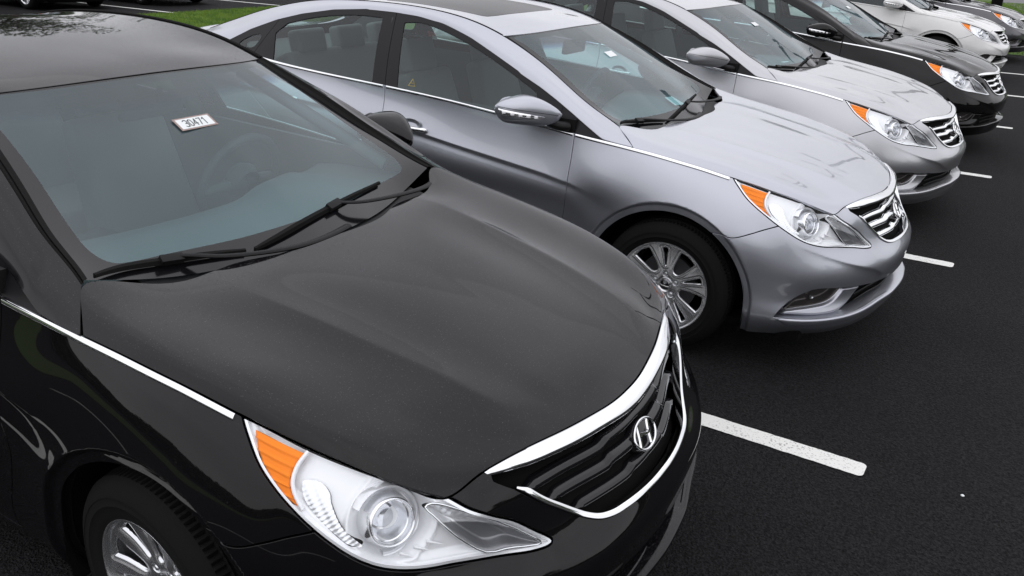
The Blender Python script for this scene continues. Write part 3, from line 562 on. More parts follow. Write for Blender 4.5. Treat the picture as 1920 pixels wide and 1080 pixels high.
# ------------------------------------------------------------------ wheels
def make_wheel(style, R_R=.2265):
    """wheel with its axis along +y (outer face towards +y), centred on the origin"""
    m = MB(); prof = [(R_R - .004, .098), (R_R + .006, .104), (R_R + .020, .108), (.252, .1115), (.2535, .1130), (.256, .1130), (.258, .1118), (.274, .1115), (.2755, .1128), (.278, .1125), (.288, .108), (.304, .100), (.314, .090), (.321, .080)]
    V = []; n = 324
    for i in range(n):
        th = 2 * PI * i / n; d = np.array([math.cos(th), 0, math.sin(th)]); blk = (i % 3) != 0
        pr = prof + [(.3235 if blk else .3145, .070), (.3265 if blk else .3165, .050), (.3275, .046), (.320, .044), (.320, .038), (.328, .036), (.328, .006), (.320, .004), (.320, -.004), (.328, -.006), (.328, -.036), (.320, -.038), (.320, -.044), (.3275, -.046), (.3265 if blk else .3195, -.060), (.314, -.090), (.29, -.108), (.24, -.104), (R_R - .004, -.098)]
        V += [d * r + np.array([0, h, 0]) for r, h in pr]
    k = len(pr); F = [(i * k + j, i * k + j + 1, ((i + 1) % n) * k + j + 1, ((i + 1) % n) * k + j) for i in range(n) for j in range(k - 1)]
    tyre = m.add(V, F).mesh('tyre', angle=40)
    rim = MB().revolve([(R_R - .030, -.098), (R_R - .020, -.05), (R_R - .016, .02), (R_R - .019, .058), (R_R - .013, .082), (R_R - .007, .096), (R_R - .0035, .1015), (R_R, .1015), (R_R + .002, .098), (R_R + .001, .09)], 96).mesh('rim', angle=60)
    # spoke disc: polar sheet, windows cut out by a distance field
    nr, na = 64, 480; rr = np.linspace(.0, 1, nr) ** .9 * (R_R - .0150) + .003; aa = np.linspace(0, 2 * PI, na, endpoint=False)
    RR_, AA = np.meshgrid(rr, aa, indexing='ij'); X = RR_ * np.cos(AA); Z = RR_ * np.sin(AA)
    f = np.full(X.shape, 1e9); per = 2 * PI / 5
    if style == 0:
        big = dense([(.080, 0), (.086, .015), (.105, .023), (.14, .031), (.175, .038), (.196, .041, 0), (.204, 0), (.196, -.041, 0), (.175, -.038), (.14, -.031), (.105, -.023), (.086, -.014)], 5)
        slot = dense([(.100, 0), (.108, .0026), (.15, .0072), (.194, .0125, 0), (.197, 0), (.194, -.0125, 0), (.15, -.0072), (.108, -.0026)], 5)
    else:
        big = dense([(.078, -.002), (.088, .010), (.12, .018), (.155, .026), (.184, .046, 0), (.193, .01), (.186, -.026, 0), (.15, -.020), (.105, -.016), (.085, -.012)], 5)
        slot = dense([(.090, .004), (.10, .012), (.145, .018), (.186, .030, 0), (.190, .01), (.186, -.014, 0), (.15, -.006), (.10, -.003)], 5)
    for q in range(5):
        a = q * per; x = X * math.cos(a) + Z * math.sin(a); z = -X * math.sin(a) + Z * math.cos(a); f = np.minimum(f, sdf(big, x, z))
        a += per / 2; x = X * math.cos(a) + Z * math.sin(a); z = -X * math.sin(a) + Z * math.cos(a); f = np.minimum(f, sdf(slot, x, z))
    H = .060 + .030 * (RR_ / .21) ** 2 - .004 * np.exp(-(RR_ / .05) ** 4)
    H = H - .008 * np.exp(-np.maximum(f, 0) / .0022) - .004 * (1 - np.clip(f / .02, 0, 1)) - .006 * np.exp(-((RR_ - .03) / .006) ** 2)
    if style == 0: H = H + .005 * np.exp(-np.maximum(f - .004, 0) / .004)
    for q in range(5):       # lug pockets
        a = per * (q + .5); dx = X - .056 * math.cos(a); dz = Z - .056 * math.sin(a); H = H - .014 / (1 + np.exp((np.hypot(dx, dz) - .0125) / .0009))
    G = np.stack([X, H, Z], 2); G = np.concatenate([G, G[:, :1]], 1); Nn = gnormals(G); Nn = Nn if Nn[30, 30, 1] > 0 else -Nn; Nn[:, 0] = Nn[:, -1] = Nn[:, 0] + Nn[:, -1]; Nn /= np.linalg.norm(Nn, axis=2, keepdims=True)
    F_ = np.concatenate([f, f[:, :1]], 1); P = PM.grid(G, Nn, F_[..., None]); P = P.cut(-P.Q[:, 6])
    sp = P.flange(.030, .0012).mesh('spokes')
    cap = MB().revolve([(0.0001, .066), (.016, .0655), (.0235, .063), (.0255, .059), (.026, .050)], 32).mesh('centre_cap')
    lugs = []
    for q in range(5):
        a = per * (q + .5); lugs.append(MB().revolve([(.0001, .062), (.006, .061), (.0088, .058), (.0092, .045)], 12, c=(.056 * math.cos(a), 0, .056 * math.sin(a))).mesh('lug_nut'))
    brake = MB().revolve([(.04, .03), (.148, .03), (.148, .010), (.04, .010)], 48).mesh('brake_disc'); 
    cal = MB().box((.115, .025, .05), (.035, .035, .055)).mesh('caliper', bevel=.006)
    return dict(tyre=tyre, rim=rim, spokes=sp, cap=cap, lugs=lugs, brake=brake, cal=cal)
WHEELS = [make_wheel(0), make_wheel(1, .2125)]
def add_wheel(car, style, x, y, phase, steer=0.0):
    w = WHEELS[style]; e_ = empty('wheel', (x, y, .327), 0, car); sgn = -1 if y < 0 else 1
    e_.rotation_euler = (0, phase, (0 if sgn > 0 else PI) + steer)
    obj('tyre', w['tyre'], M['rubber'] if not w['tyre'].materials else [], e_)
    for n_, key, m_ in (('rim', 'rim', 'alloy'), ('spokes', 'spokes', 'alloy'), ('centre_cap', 'cap', 'chrome'), ('brake_disc', 'brake', 'dark_alloy'), ('brake_caliper', 'cal', 'dark_alloy')):
        obj(n_, w[key], M[m_] if not w[key].materials else [], e_)
    for l in w['lugs']: obj('lug_nut', l, M['satin_chrome'] if not l.materials else [], e_)
def liner(cx, cz, r, y1):
    return MB().revolve([(r + .003, y1), (r + .008, y1 - .05), (r + .008, y1 - .27), (.001, y1 - .27)], 56, c=(cx, 0, cz), a0=PI - .30, a1=2 * PI + .30)
for nm, (cx, cz, r) in (('front', ARCH_F), ('rear', ARCH_R)):
    m = liner(cx, cz, r, .885); ME['liner_' + nm + '_L'] = m.mesh('wheel_liner'); ME['liner_' + nm + '_R'] = m.mirrored().mesh('wheel_liner')
m = MB().box((-1.35, 0, .20), (2.0, .80, .02)).box((-1.7, 0, .45), (1.2, .78, .01)); ME['floor_pan'] = m.mesh('floor_pan', smooth=False)

# @@DETAILS@@
# ------------------------------------------------------------------ headlamp (half, y > 0)
_S = np.arange(.125, .915, .0027); _zc = []
for s_v in _S:
    i = int(np.clip(np.searchsorted(-SQ, -s_v), 1, len(SQ) - 1)); t_ = (SQ[i - 1] - s_v) / (SQ[i - 1] - SQ[i]); col = SG[i - 1] * (1 - t_) + SG[i] * t_; cn = SN[i - 1] * (1 - t_) + SN[i] * t_
    k = np.arange(SG.shape[1]); kk = np.linspace(0, 58, 120)
    _zc.append(np.concatenate([np.stack([np.interp(kk, k, col[:, c]) for c in range(3)], 1), np.stack([np.interp(kk, k, cn[:, c]) for c in range(3)], 1), np.full((120, 1), s_v)], 1))
_zc = np.array(_zc); FINE = PM.grid(_zc[..., :3], _zc[..., 3:6], _zc[..., 6:7]); FINE = FINE.cut(sdf(HL, FINE.Q[:, 6], FINE.Q[:, 2]) + .0032)
def raw(pm, depth):
    """sheet pushed in by depth, with shading normals of its own"""
    P = pm.Q[:, :3] - pm.Q[:, 3:6] * np.asarray(depth)[:, None]; F = pm.faces(); nn = np.zeros_like(P)
    for f in (pm.quads, ):
        a, b2, c2, d2 = (P[f[:, k]] for k in range(4)); n_ = np.cross(c2 - a, d2 - b2)
        for k in range(4): np.add.at(nn, f[:, k], n_)
    for p_ in pm.polys:
        n_ = np.cross(P[p_[1]] - P[p_[0]], P[p_[2]] - P[p_[0]])
        for i in p_: nn[i] += n_
    sgn = np.sign((nn * pm.Q[:, 3:6]).sum(1, keepdims=True)); sgn[sgn == 0] = 1
    return PM(np.hstack([P, nn * sgn, pm.Q[:, 6:]]), pm.quads, pm.polys)
def LR(key, pm): ME[key + '_L'] = pm.mesh(key); ME[key + '_R'] = pm.mirror().mesh(key)
def LRm(key, mb, **kw): ME[key + '_L'] = mb.mesh(key, **kw); ME[key + '_R'] = mb.mirrored().mesh(key, **kw)
LR('lens', HLSURF.flange(.006, .001).offset(.0005))
AMB = dense([(.196, .872, 0), (.26, .860), (.327, .846, 0), (.312, .826), (.308, .803), (.317, .781), (.336, .757, 0), (.30, .770), (.262, .796), (.228, .828)], 6)
SCOOP = dense([(.592, .749), (.612, .754), (.66, .733), (.735, .690), (.825, .622), (.862, .592), (.835, .594), (.78, .606), (.722, .615), (.67, .66), (.633, .703), (.611, .729)], 5)
FLUT = dense([(.335, .806), (.372, .806), (.395, .79), (.402, .769), (.427, .726), (.469, .690), (.44, .694), (.405, .718), (.365, .750), (.340, .778)], 5)
TOPR = dense([(.328, .815), (.333, .843), (.372, .842), (.44, .823), (.435, .815), (.393, .819), (.36, .814)], 5)
def sm(x, a, b2): q_ = np.clip((x - a) / (b2 - a), 0, 1); return q_ * q_ * (3 - 2 * q_)
q = FINE; d = -sdf(HL, q.Q[:, 6], q.Q[:, 2]); dsc = -sdf(SCOOP, q.Q[:, 6], q.Q[:, 2]); dfl = -sdf(FLUT, q.Q[:, 6], q.Q[:, 2]); dam = -sdf(AMB, q.Q[:, 6], q.Q[:, 2])
ctr = np.array([.527, .729]); rad = np.hypot((q.Q[:, 6] - ctr[0]) * 1.0, q.Q[:, 2] - ctr[1])
dep = .003 + .010 * sm(d, .004, .012) + .010 * sm(d, .014, .03) + .050 * sm(.085 - rad, 0, .03) * sm(d, .004, .02)
dep = dep - .007 * np.exp(-((rad - .092) / .006) ** 2) * sm(d, .008, .02)
bdr = q.cut(d - .0085); LR('lamp_border', raw(bdr, .0022 + 0 * bdr.Q[:, 0])); hsg = q.cut(np.maximum(np.maximum(dsc, dam), dfl)); 
def at(pm): return pm.Q[:, 6], pm.Q[:, 2]
def depth_of(pm):
    s_v, z_v = at(pm); d_ = -sdf(HL, s_v, z_v); r_v = np.hypot(s_v - ctr[0], z_v - ctr[1])
    x = .003 + .010 * sm(d_, .004, .012) + .010 * sm(d_, .014, .03) + .050 * sm(.085 - r_v, 0, .03) * sm(d_, .004, .02)
    return x - .007 * np.exp(-((r_v - .092) / .006) ** 2) * sm(d_, .008, .02)
LR('lamp_housing', raw(hsg, depth_of(hsg)))
pa = q.cut(-dam); s_v, z_v = at(pa); tri = np.abs(((z_v + .19 * s_v) / .0165) % 1 - .5) * 2; ea = -sdf(AMB, s_v, z_v)
LR('amber_lens', raw(pa, .0095 - .0035 * sm(ea, 0, .004) + .0034 * np.clip((tri - .10) * 5, 0, 1) - .0030))
ps = q.cut(-dsc); s_v, z_v = at(ps); es = -sdf(SCOOP, s_v, z_v); ax_ = (s_v - .60) * .78 - (z_v - .75) * .62
rib = np.where((ax_ < .115) & (z_v > .752 - (s_v - .6) * .60), .0028 * np.abs(((ax_) / .017) % 1 - .5) * 2, 0)
scd = .012 + .024 * sm(es, 0, .02) + rib; scp = raw(ps, scd)
low = (z_v - (.716 - (s_v - .62) * .42)); LR('inner_reflector', scp.cut(-low)); LR('lower_reflector', scp.cut(low))
pf = q.cut(-dfl); s_v, z_v = at(pf); a1 = (s_v - .33) * .55 + (.80 - z_v) * .83; a2 = (s_v - .33) * .83 - (.80 - z_v) * .55
LR('fluted_reflector', raw(pf, .015 + .0006 * np.cos(a1 * 2 * PI / .0095) + .0006 * np.cos(a2 * 2 * PI / .020)))
def P_(s_v, z_v, dpt=0):
    i = int(np.clip(np.searchsorted(-SQ, -s_v), 1, len(SQ) - 1)); t_ = (SQ[i - 1] - s_v) / (SQ[i - 1] - SQ[i]); col = SG[i - 1] * (1 - t_) + SG[i] * t_; cn = SN[i - 1] * (1 - t_) + SN[i] * t_
    zz = -col[:, 2]; p = np.array([np.interp(-z_v, zz, col[:, c]) for c in range(3)]); n_ = np.array([np.interp(-z_v, zz, cn[:, c]) for c in range(3)]); return p - n_ * dpt, n_
def outline_tube(poly, r, dpt, closed=True, step=2):
    pts = [P_(a, b2, dpt)[0] for a, b2 in poly[::step]]
    if closed: pts.append(pts[0])
    return MB().tube(pts, r, 6, cap=not closed, up=(.3, .9, .3))
LRm('scoop_rim', outline_tube(SCOOP, .0030, .006), angle=80)
arc_ = dense([(.327, .849), (.312, .828), (.308, .803), (.317, .781), (.338, .755)], 8, False)
LRm('divider', outline_tube(arc_ + np.array([.007, 0]), .0052, .006, False, 1), angle=80)
# projector: bezel, barrel, bowl and ball lens
pc, pn = P_(.527, .729, .016); ax3 = np.array([.88, .38, .29]); ax3 /= np.linalg.norm(ax3)
e1_ = np.cross(ax3, (0, 0, 1)); e1_ /= np.linalg.norm(e1_)
LRm('projector_bezel', MB().revolve([(.062, -.058), (.058, -.030), (.0540, -.004), (.0525, .0015), (.0505, .0030), (.0482, .0015), (.0470, -.004)], 56, c=pc, ax=ax3, e1=e1_), angle=50)
LRm('projector_bowl', MB().revolve([(.0472, -.003), (.0455, -.016), (.0430, -.018), (.0415, -.030), (.0360, -.046), (.0300, -.056), (.001, -.060)], 48, c=pc, ax=ax3, e1=e1_), angle=40)
ballc = pc - ax3 * .052
LRm('projector_lens', MB().revolve([(.0001, .0235), (.009, .0222), (.017, .0175), (.0225, .009), (.0245, 0), (.0250, -.006)], 32, c=ballc, ax=ax3, e1=e1_), angle=80)
LRm('projector_shroud', MB().revolve([(.0830, -.050), (.0800, -.022), (.0745, -.010), (.0700, -.012), (.0680, -.022), (.0670, -.045)], 40, c=pc - ax3 * .008 - e1_ * .003, ax=ax3, e1=e1_, a0=-.80 * PI, a1=.60 * PI), angle=60)
LRm('lamp_back', MB().revolve([(.001, -.062), (.10, -.058)], 24, c=pc, ax=ax3, e1=e1_), angle=60)
fm = MB()
for th in (-.30, -.75, -1.25):           # small raised fins below the projector
    dd = math.cos(th) * np.array([.45, -.62, 0]) / .766 + math.sin(th) * np.array([0, 0, 1]); pa_ = P_(.545 + .055 * (1.2 + th), .665 + .012 * (th + 1.2), .016)[0]
    pb_ = P_(.575 + .060 * (1.2 + th), .650 + .012 * (th + 1.2), .013)[0]; fm.tube([pa_, (pa_ + pb_) / 2, pb_], [.0045, .003, .0006], 8)
LRm('lamp_fin', fm, angle=80)

# ------------------------------------------------------------------ grille, badge, chrome
nose_cols = [i for i in range(len(SQ)) if SQ[i] > .50]
def nose(y, z_v, back=0.0):
    """point on the nose surface at lateral position y (either sign) and height z"""
    X = []; Y = []; NN = []
    for i in nose_cols[::3] + [0]:
        c = SG[i]; X.append([np.interp(-z_v, -c[:, 2], c[:, k]) for k in range(2)]); NN.append([np.interp(-z_v, -c[:, 2], SN[i][:, k]) for k in range(3)])
    X = np.array(X); NN = np.array(NN); o = np.argsort(X[:, 1]); ay = abs(y)
    x = np.interp(ay, X[o, 1], X[o, 0]); n_ = np.array([np.interp(ay, X[o, 1], NN[o, k]) for k in range(3)]); n_ /= np.linalg.norm(n_)
    if y < 0: n_[1] *= -1
    return np.array([x, y, z_v]) - n_ * back, n_
V_r = dense([(p[1], p[2]) for p in V_OUT], 4, False)                       # (y, z) of the frame's outer edge
def half_w(z_v): return float(np.interp(z_v, V_r[::-1, 1], V_r[::-1, 0]))
ME['grille_backing'] = GRSURF.both().offset(-.045).mesh('grille_backing')
sh = []                                                                      # upper cavity closer under the chrome bar
def slat_mesh(zc, hgt, stepw, stepz, wmax):
    ys = np.linspace(-wmax, wmax, 61); R_ = []
    for y in ys:
        st = 1 - sm(abs(y), stepw, stepw + .012); zz = zc + stepz * st; p, n_ = nose(y, zz, .026 - .005 * st)
        up = np.array([0, 0, 1]) - n_ * n_[2]; up /= np.linalg.norm(up)
        e_ = 1 - .75 * sm(abs(y), wmax - .03, wmax)
        R_.append([p + up * hgt * .55 * e_ - n_ * .022, p + up * hgt * .50 * e_ - n_ * .012, p + up * hgt * .12 * e_ - n_ * .001, p - up * hgt * .25 * e_ + n_ * .0015, p - up * hgt * .42 * e_ - n_ * .002, p - up * hgt * .40 * e_ - n_ * .022])
    return MB().strip(R_, close=True)
SLATS = [(.708, .033, .17, .011), (.656, .032, .165, .011), (.606, .029, .10, .009)]
for k_, (zc, hg, sw, sz_) in enumerate(SLATS):
    ME['grille_slat_%d' % k_] = slat_mesh(zc, hg, sw, sz_, half_w(zc - .012) - .014).mesh('grille_slat', angle=50)
BU = row(A_PTS, SQ, 4e-6); BL = [(.716,.522,.762),(.737,.49,.760),(.751,.46,.760),(.772,.415,.760),(.792,.36,.761),(.811,.298,.760),(.826,.226,.756),(.838,.141,.748),(.846,.06,.740),(.848,0,.739)]
bl = samp(BL, np.linspace(0, 1, 60), 3e-6); yy = bl[:, 1]; au = np.array([[np.interp(y, BU[:220, 1], BU[:220, k]) for k in range(3)] for y in np.linspace(.530, 0, 60)])
au[:, 0] += .0025; rows_ = []
for i in range(60):
    a, b2 = au[i], bl[i]; d_ = b2 - a; w_ = np.linalg.norm(d_); t2 = np.gradient(au, axis=0)[i]; n_ = np.cross(d_, t2); n_ /= np.linalg.norm(n_); n_ = n_ if n_[2] > 0 else -n_
    k_ = min(1, i / 6 + .25)
    rows_.append([a - n_ * .010, a + n_ * .0005, a + d_ * .10 + n_ * .004 * k_, a + d_ * .5 + n_ * .0062 * k_, a + d_ * .86 + n_ * .0048 * k_, b2 + n_ * .001, b2 + d_ / w_ * .002 - n_ * .006, b2 - d_ * .25 - n_ * .022])
m = MB(); m.strip(rows_); m.add(np.array(rows_[0]), [tuple(range(8))]); m.mirror_add(); ME['grille_bar'] = m.mesh('grille_bar', angle=45)
# V shaped frame
vy = [(p[1], p[2]) for p in V_OUT[2:]]; V3 = [nose(y, z_)[0] for y, z_ in dense(vy, 4, False)]; 
full = np.array([[p[0], -p[1], p[2]] for p in V3] + [p for p in V3[::-1][1:]]); tg = np.gradient(full, axis=0); tg /= np.linalg.norm(tg, axis=1, keepdims=True); rows_ = []
for i, p in enumerate(full):
    _, n_ = nose(p[1], p[2]); ins = np.cross(tg[i], n_); ins /= np.linalg.norm(ins); tg0 = np.array([0, 0, .66]) - p; ins = ins if ins @ tg0 > 0 else -ins
    k_ = min(1, min(i, len(full) - 1 - i) / 5 + .3); w_ = .0165 * k_
    rows_.append([p - n_ * .006, p + n_ * .002, p + ins * w_ * .18 + n_ * .0062 * k_, p + ins * w_ * .6 + n_ * .0062 * k_, p + ins * w_ * .95 + n_ * .002, p + ins * w_ - n_ * .020])
m = MB(); m.strip(rows_); R_ = np.array(rows_); m.add(R_[0], [tuple(range(6))]); m.add(R_[-1], [tuple(range(6))]); ME['grille_frame'] = m.mesh('grille_frame', angle=45)
# badge: slanted letter in an oval
bc = np.array([.874, 0, .653]); bn = np.array([.86, 0, .51]); bn /= np.linalg.norm(bn); bX = np.array([0, 1., 0]); bY = np.cross(bn, bX); bY = bY if bY[2] > 0 else -bY
A_, B_ = .0600, .0385
def bpt(a, b2, h=0): return bc + bX * a + bY * b2 + bn * h
ME['badge_plate'] = MB().strip([[bpt(A_ * k_ * math.cos(t_), B_ * k_ * math.sin(t_), h) for t_ in np.linspace(0, 2 * PI, 49)] for k_, h in ((.001, .0), (.97, 0), (1.06, -.003), (1.12, -.03))]).mesh('badge_plate', angle=50)
ME['badge_ring'] = MB().tube([bpt(A_ * math.cos(t_), B_ * math.sin(t_), .0035) for t_ in np.linspace(0, 2 * PI, 61)], .0040, 8, cap=False, up=tuple(bn)).mesh('badge_ring', angle=80)
# seen from the front: two leaning posts and a sweeping cross bar (car's left is +y, to the viewer's right)
def ribbon(pts, ws):
    P = np.array(pts, float); t_ = np.gradient(P, axis=0); t_ /= np.linalg.norm(t_, axis=1, keepdims=True); nrm = np.stack([-t_[:, 1], t_[:, 0]], 1); R_ = []
    for p, n_, w_ in zip(P, nrm, ws):
        a = p + n_ * w_; b2 = p - n_ * w_; R_.append([bpt(*a, .0), bpt(*(a * .8 + b2 * .2), .0045), bpt(*(a * .2 + b2 * .8), .0045), bpt(*b2, .0)])
    return MB().strip(R_)
c_ = lambda L: [tuple(v) for v in dense(L, 6, False)]
p1 = c_([(-.041, -.026), (-.030, -.004), (-.018, .033)]); p2 = c_([(.018, -.034), (.029, .003), (.041, .026)]); p3 = c_([(-.029, .001), (-.016, .0045), (0, 0), (.016, -.0045), (.030, -.001)])
m = MB()
for L, w0 in ((p1, .0060), (p2, .0060), (p3, .0052)):
    rb = ribbon(L, np.linspace(w0, w0 * .92, len(L))); m.add(rb.v, rb.f)
ME['badge_letter'] = m.mesh('badge_letter', angle=40)

# ------------------------------------------------------------------ lower intake, fog lamps, lip
ME['intake_backing'] = INSURF.both().offset(-.075).mesh('intake_backing')
PODo = dense([(.413, .300), (.50, .300), (.62, .299), (.70, .306), (.77, .332), (.83, .375), (.875, .412, 0), (.745, .421, 0), (.60, .436), (.52, .420), (.467, .385), (.43, .335)], 5)
FOGl = dense([(.446, .336), (.472, .366), (.522, .408), (.575, .424), (.650, .421), (.708, .412), (.697, .390), (.668, .370), (.625, .359), (.571, .354), (.500, .346)], 5)
_S2 = np.arange(.38, .90, .004); zz_ = np.linspace(.285, .45, 60); gr = np.array([[np.r_[P_(s_v, z_v)[0], P_(s_v, z_v)[1], s_v] for z_v in zz_] for s_v in _S2])
FG = PM.grid(gr[..., :3], gr[..., 3:6], gr[..., 6:7]); fo = sdf(PODo, FG.Q[:, 6], FG.Q[:, 2]); pod = FG.cut(fo); fl_ = sdf(FOGl, pod.Q[:, 6], pod.Q[:, 2]); ring_ = pod.cut(-fl_); len_ = pod.cut(fl_)
d1 = sdf(FOGl, *at(ring_)); d2_ = -sdf(PODo, *at(ring_)); dp = .050 - .032 * sm(d2_, 0, .022) + .014 * sm(.012 - d1, 0, .012)
LR('fog_surround', raw(ring_, dp)); LR('fog_lens', raw(len_, .030 + 0 * len_.Q[:, 0])); d1 = -sdf(FOGl, *at(len_)); LR('fog_bowl', raw(len_, .034 + .03 * sm(d1, 0, .02)))
fp, fn_ = P_(.575, .378, .045); LRm('fog_bulb', MB().revolve([(.0001, .012), (.005, .010), (.008, .004), (.009, -.005)], 16, c=fp, ax=(.8, .5, .25), e1=(0, .45, -.89)), angle=60)
rows_ = []
for s_v in np.linspace(.392, SM, 110):
    p, n_ = P_(min(s_v, SM - 1e-4), .290 + .010 * sm(s_v, .9, 1.3)); k_ = sm(s_v, .392, .47); o_ = np.array([n_[0], n_[1], 0]); o_ /= np.linalg.norm(o_); zz = np.array([0, 0, 1.])
    if s_v > SM - .002: p[1] = 0; o_ = np.array([1., 0, 0])
    rows_.append([p - zz * .030 * k_ - o_ * .002, p - zz * .020 * k_ + o_ * .006 * k_, p - zz * .006 + o_ * .010 * k_, p + zz * .002 + o_ * .012 * k_, p + zz * .006 * k_ + o_ * .009 * k_, p + zz * .009 * k_ + o_ * .004 * k_, p + zz * .006 * k_ - o_ * .075])
m = MB(); m.strip(rows_); m.mirror_add(); ME['bumper_lip'] = m.mesh('bumper_lip', angle=70)
tk = MB()
for z_v in (.325, .352, .379): tk.strip([[P_(s_v, z_v, .055)[0] + np.array([0, 0, h]) for h in (-.004, .004)] + [P_(s_v, z_v, .068)[0] + np.array([0, 0, .004])] for s_v in np.linspace(.86, SM - 1e-4, 30)])
tk.mirror_add(); ME['intake_bar'] = tk.mesh('intake_bar')

# ------------------------------------------------------------------ mirrors
MP0, MP1 = np.array([-.848, 1.098]), np.array([-.592, .893]); MQ = np.array([.675, .738])
_mt = [0, .05, .11, .2, .3, .45, .55, .72, .88, .96, 1.0]
_mtop = [1.128, 1.142, 1.152, 1.161, 1.168, 1.173, 1.170, 1.152, 1.123, 1.103, 1.088]
_mbot = [1.098, 1.072, 1.054, 1.046, 1.041, 1.036, 1.033, 1.033, 1.046, 1.063, 1.082]
_mfr = [.010, .030, .044, .056, .062, .062, .058, .046, .028, .015, .002]
_mt = np.array(_mt); _mk = np.stack([_mtop, _mbot, _mfr], 1)
_mg = np.linspace(0, 1, 101); _mf = wfit(_mt, _mk, _mg, 1e-6, 200)
def msec(t_):
    top, bot, fr = (np.interp(t_, _mg, _mf[:, k]) for k in range(3)); c_xy = MP0 + (MP1 - MP0) * t_; bk = max(min(.33 * t_ + .010, .29 - .28 * t_), .004)
    return top, bot, max(fr, .002), c_xy, bk
def mpt(t_, a, sec=None):
    """a: 0 = straight out to the front, +pi/2 = top, pi = back"""
    top, bot, fr, c_xy, bk = sec or msec(t_); e_ = 2.5; ca, sa_ = math.cos(a), math.sin(a); r_v = (abs(ca) ** e_ + abs(sa_) ** e_) ** (-1 / e_)
    mid = (top + bot) / 2 + .006; zz = mid + sa_ * r_v * (top - mid if sa_ > 0 else mid - bot); qv = ca * r_v * (fr if ca > 0 else bk)
    return np.array([c_xy[0] + MQ[0] * qv, c_xy[1] + MQ[1] * qv, zz])
MR = np.array([[mpt(t_, a, msec(t_)) for a in np.linspace(0, 2 * PI, 49)] for t_ in 0.5 - 0.5 * np.cos(np.linspace(0, PI, 48))])
m = MB().strip(MR); m.add(MR[0], [tuple(range(49))]); m.add(MR[-1], [tuple(range(49))]); LRm('mirror_housing', m, angle=60)
gq = dense([(.915, 1.060), (.915, 1.125), (.96, 1.152), (1.04, 1.155), (1.08, 1.13), (1.08, 1.075), (1.03, 1.048), (.95, 1.046)], 4)
LRm('mirror_glass', MB().add([(-.8445 + .02 * (1.1 - y) , y - .004, z_v) for y, z_v in gq], [tuple(range(len(gq)))]), angle=50)
LRm('mirror_stalk', MB().tube([(-.585, .838, 1.022), (-.615, .872, 1.026), (-.66, .915, 1.045)], [.038, .036, .030], 14, up=(0, 0, 1), flat=.60).box((-.595, .832, 1.03), (.050, .014, .030)), angle=60)
ind = []
for t_ in np.linspace(.035, .71, 30):
    z1_ = np.interp(t_, [.03, .2, .5, .71], [1.121, 1.113, 1.097, 1.083]); z0_ = np.interp(t_, [.03, .08, .3, .6, .71], [1.104, 1.092, 1.082, 1.072, 1.077]); sec = msec(t_); r2 = []
    aa = np.linspace(-1.2, 1.2, 200); zs = np.array([mpt(t_, a, sec)[2] for a in aa])
    for j_, k_ in enumerate((0, .12, .5, .88, 1)):
        a = np.interp(z0_ + (z1_ - z0_) * k_, zs, aa); p = mpt(t_, a, sec); o_ = np.array([MQ[0], MQ[1], 0]); r2.append(p + o_ * (-.001 if j_ in (0, 4) else .0028))
    ind.append(r2)
LRm('mirror_indicator', MB().strip(ind), angle=60); ind = np.array(ind)
for q_, j in enumerate(range(3, 27, 5)): LRm('indicator_diode%d' % q_, MB().box(ind[j, 2] + np.array([MQ[0], MQ[1], 0]) * .001, (.009, .004, .0052), np.array([[MQ[1], MQ[0], 0], [-MQ[0], MQ[1], 0], [0, 0, 1]])), angle=30, bevel=.002)
grv = []
for t_ in np.linspace(.02, .93, 40):
    sec = msec(t_); aa = np.linspace(-1.3, 1.3, 200); zs = np.array([mpt(t_, a, sec)[2] for a in aa]); zc = np.interp(t_, [0, .2, .5, .75, .95], [1.130, 1.123, 1.110, 1.096, 1.083]); a = np.interp(zc, zs, aa); grv.append(mpt(t_, a, sec) + np.array([MQ[0], MQ[1], 0]) * -.0002)
LRm('mirror_seam', MB().tube(grv, .0013, 5), angle=80)

# ------------------------------------------------------------------ door handles and their cups
HC = (-1.475, .905); hs = DOORM[:, 0].min()
yh = float(np.interp(.905, SG[np.argmin(np.abs(SQ + 1.575))][::-1, 2], SG[np.argmin(np.abs(SQ + 1.575))][::-1, 1]))
def handle(cx, cz, yb):
    m = MB(); P = [(cx + .105, yb + .002, cz - .002), (cx + .085, yb + .022, cz), (cx + .03, yb + .032, cz + .002), (cx - .04, yb + .033, cz + .006), (cx - .085, yb + .024, cz + .009), (cx - .105, yb + .004, cz + .010)]
    P = natspl(np.linspace(0, 1, 6), np.array(P), np.linspace(0, 1, 24)); return m.tube(P, [.010] + [.0125] * 22 + [.010], 10, up=(0, 1, 0), flat=1.0)
LRm('handle_front', handle(-1.50, .905, yh - .004), angle=80); LRm('handle_rear', handle(-2.43, .965, .895), angle=80)
def cup(cx, cz, yb): return MB().strip([[(cx + .062 * k_ * math.cos(a), yb + h, cz + .030 * k_ * math.sin(a)) for a in np.linspace(0, 2 * PI, 33)] for k_, h in ((1.0, .0016), (.97, .0022), (.80, -.004), (.4, -.010), (.001, -.011))])
LRm('cup_front', cup(-1.495, .925, yh), angle=80)

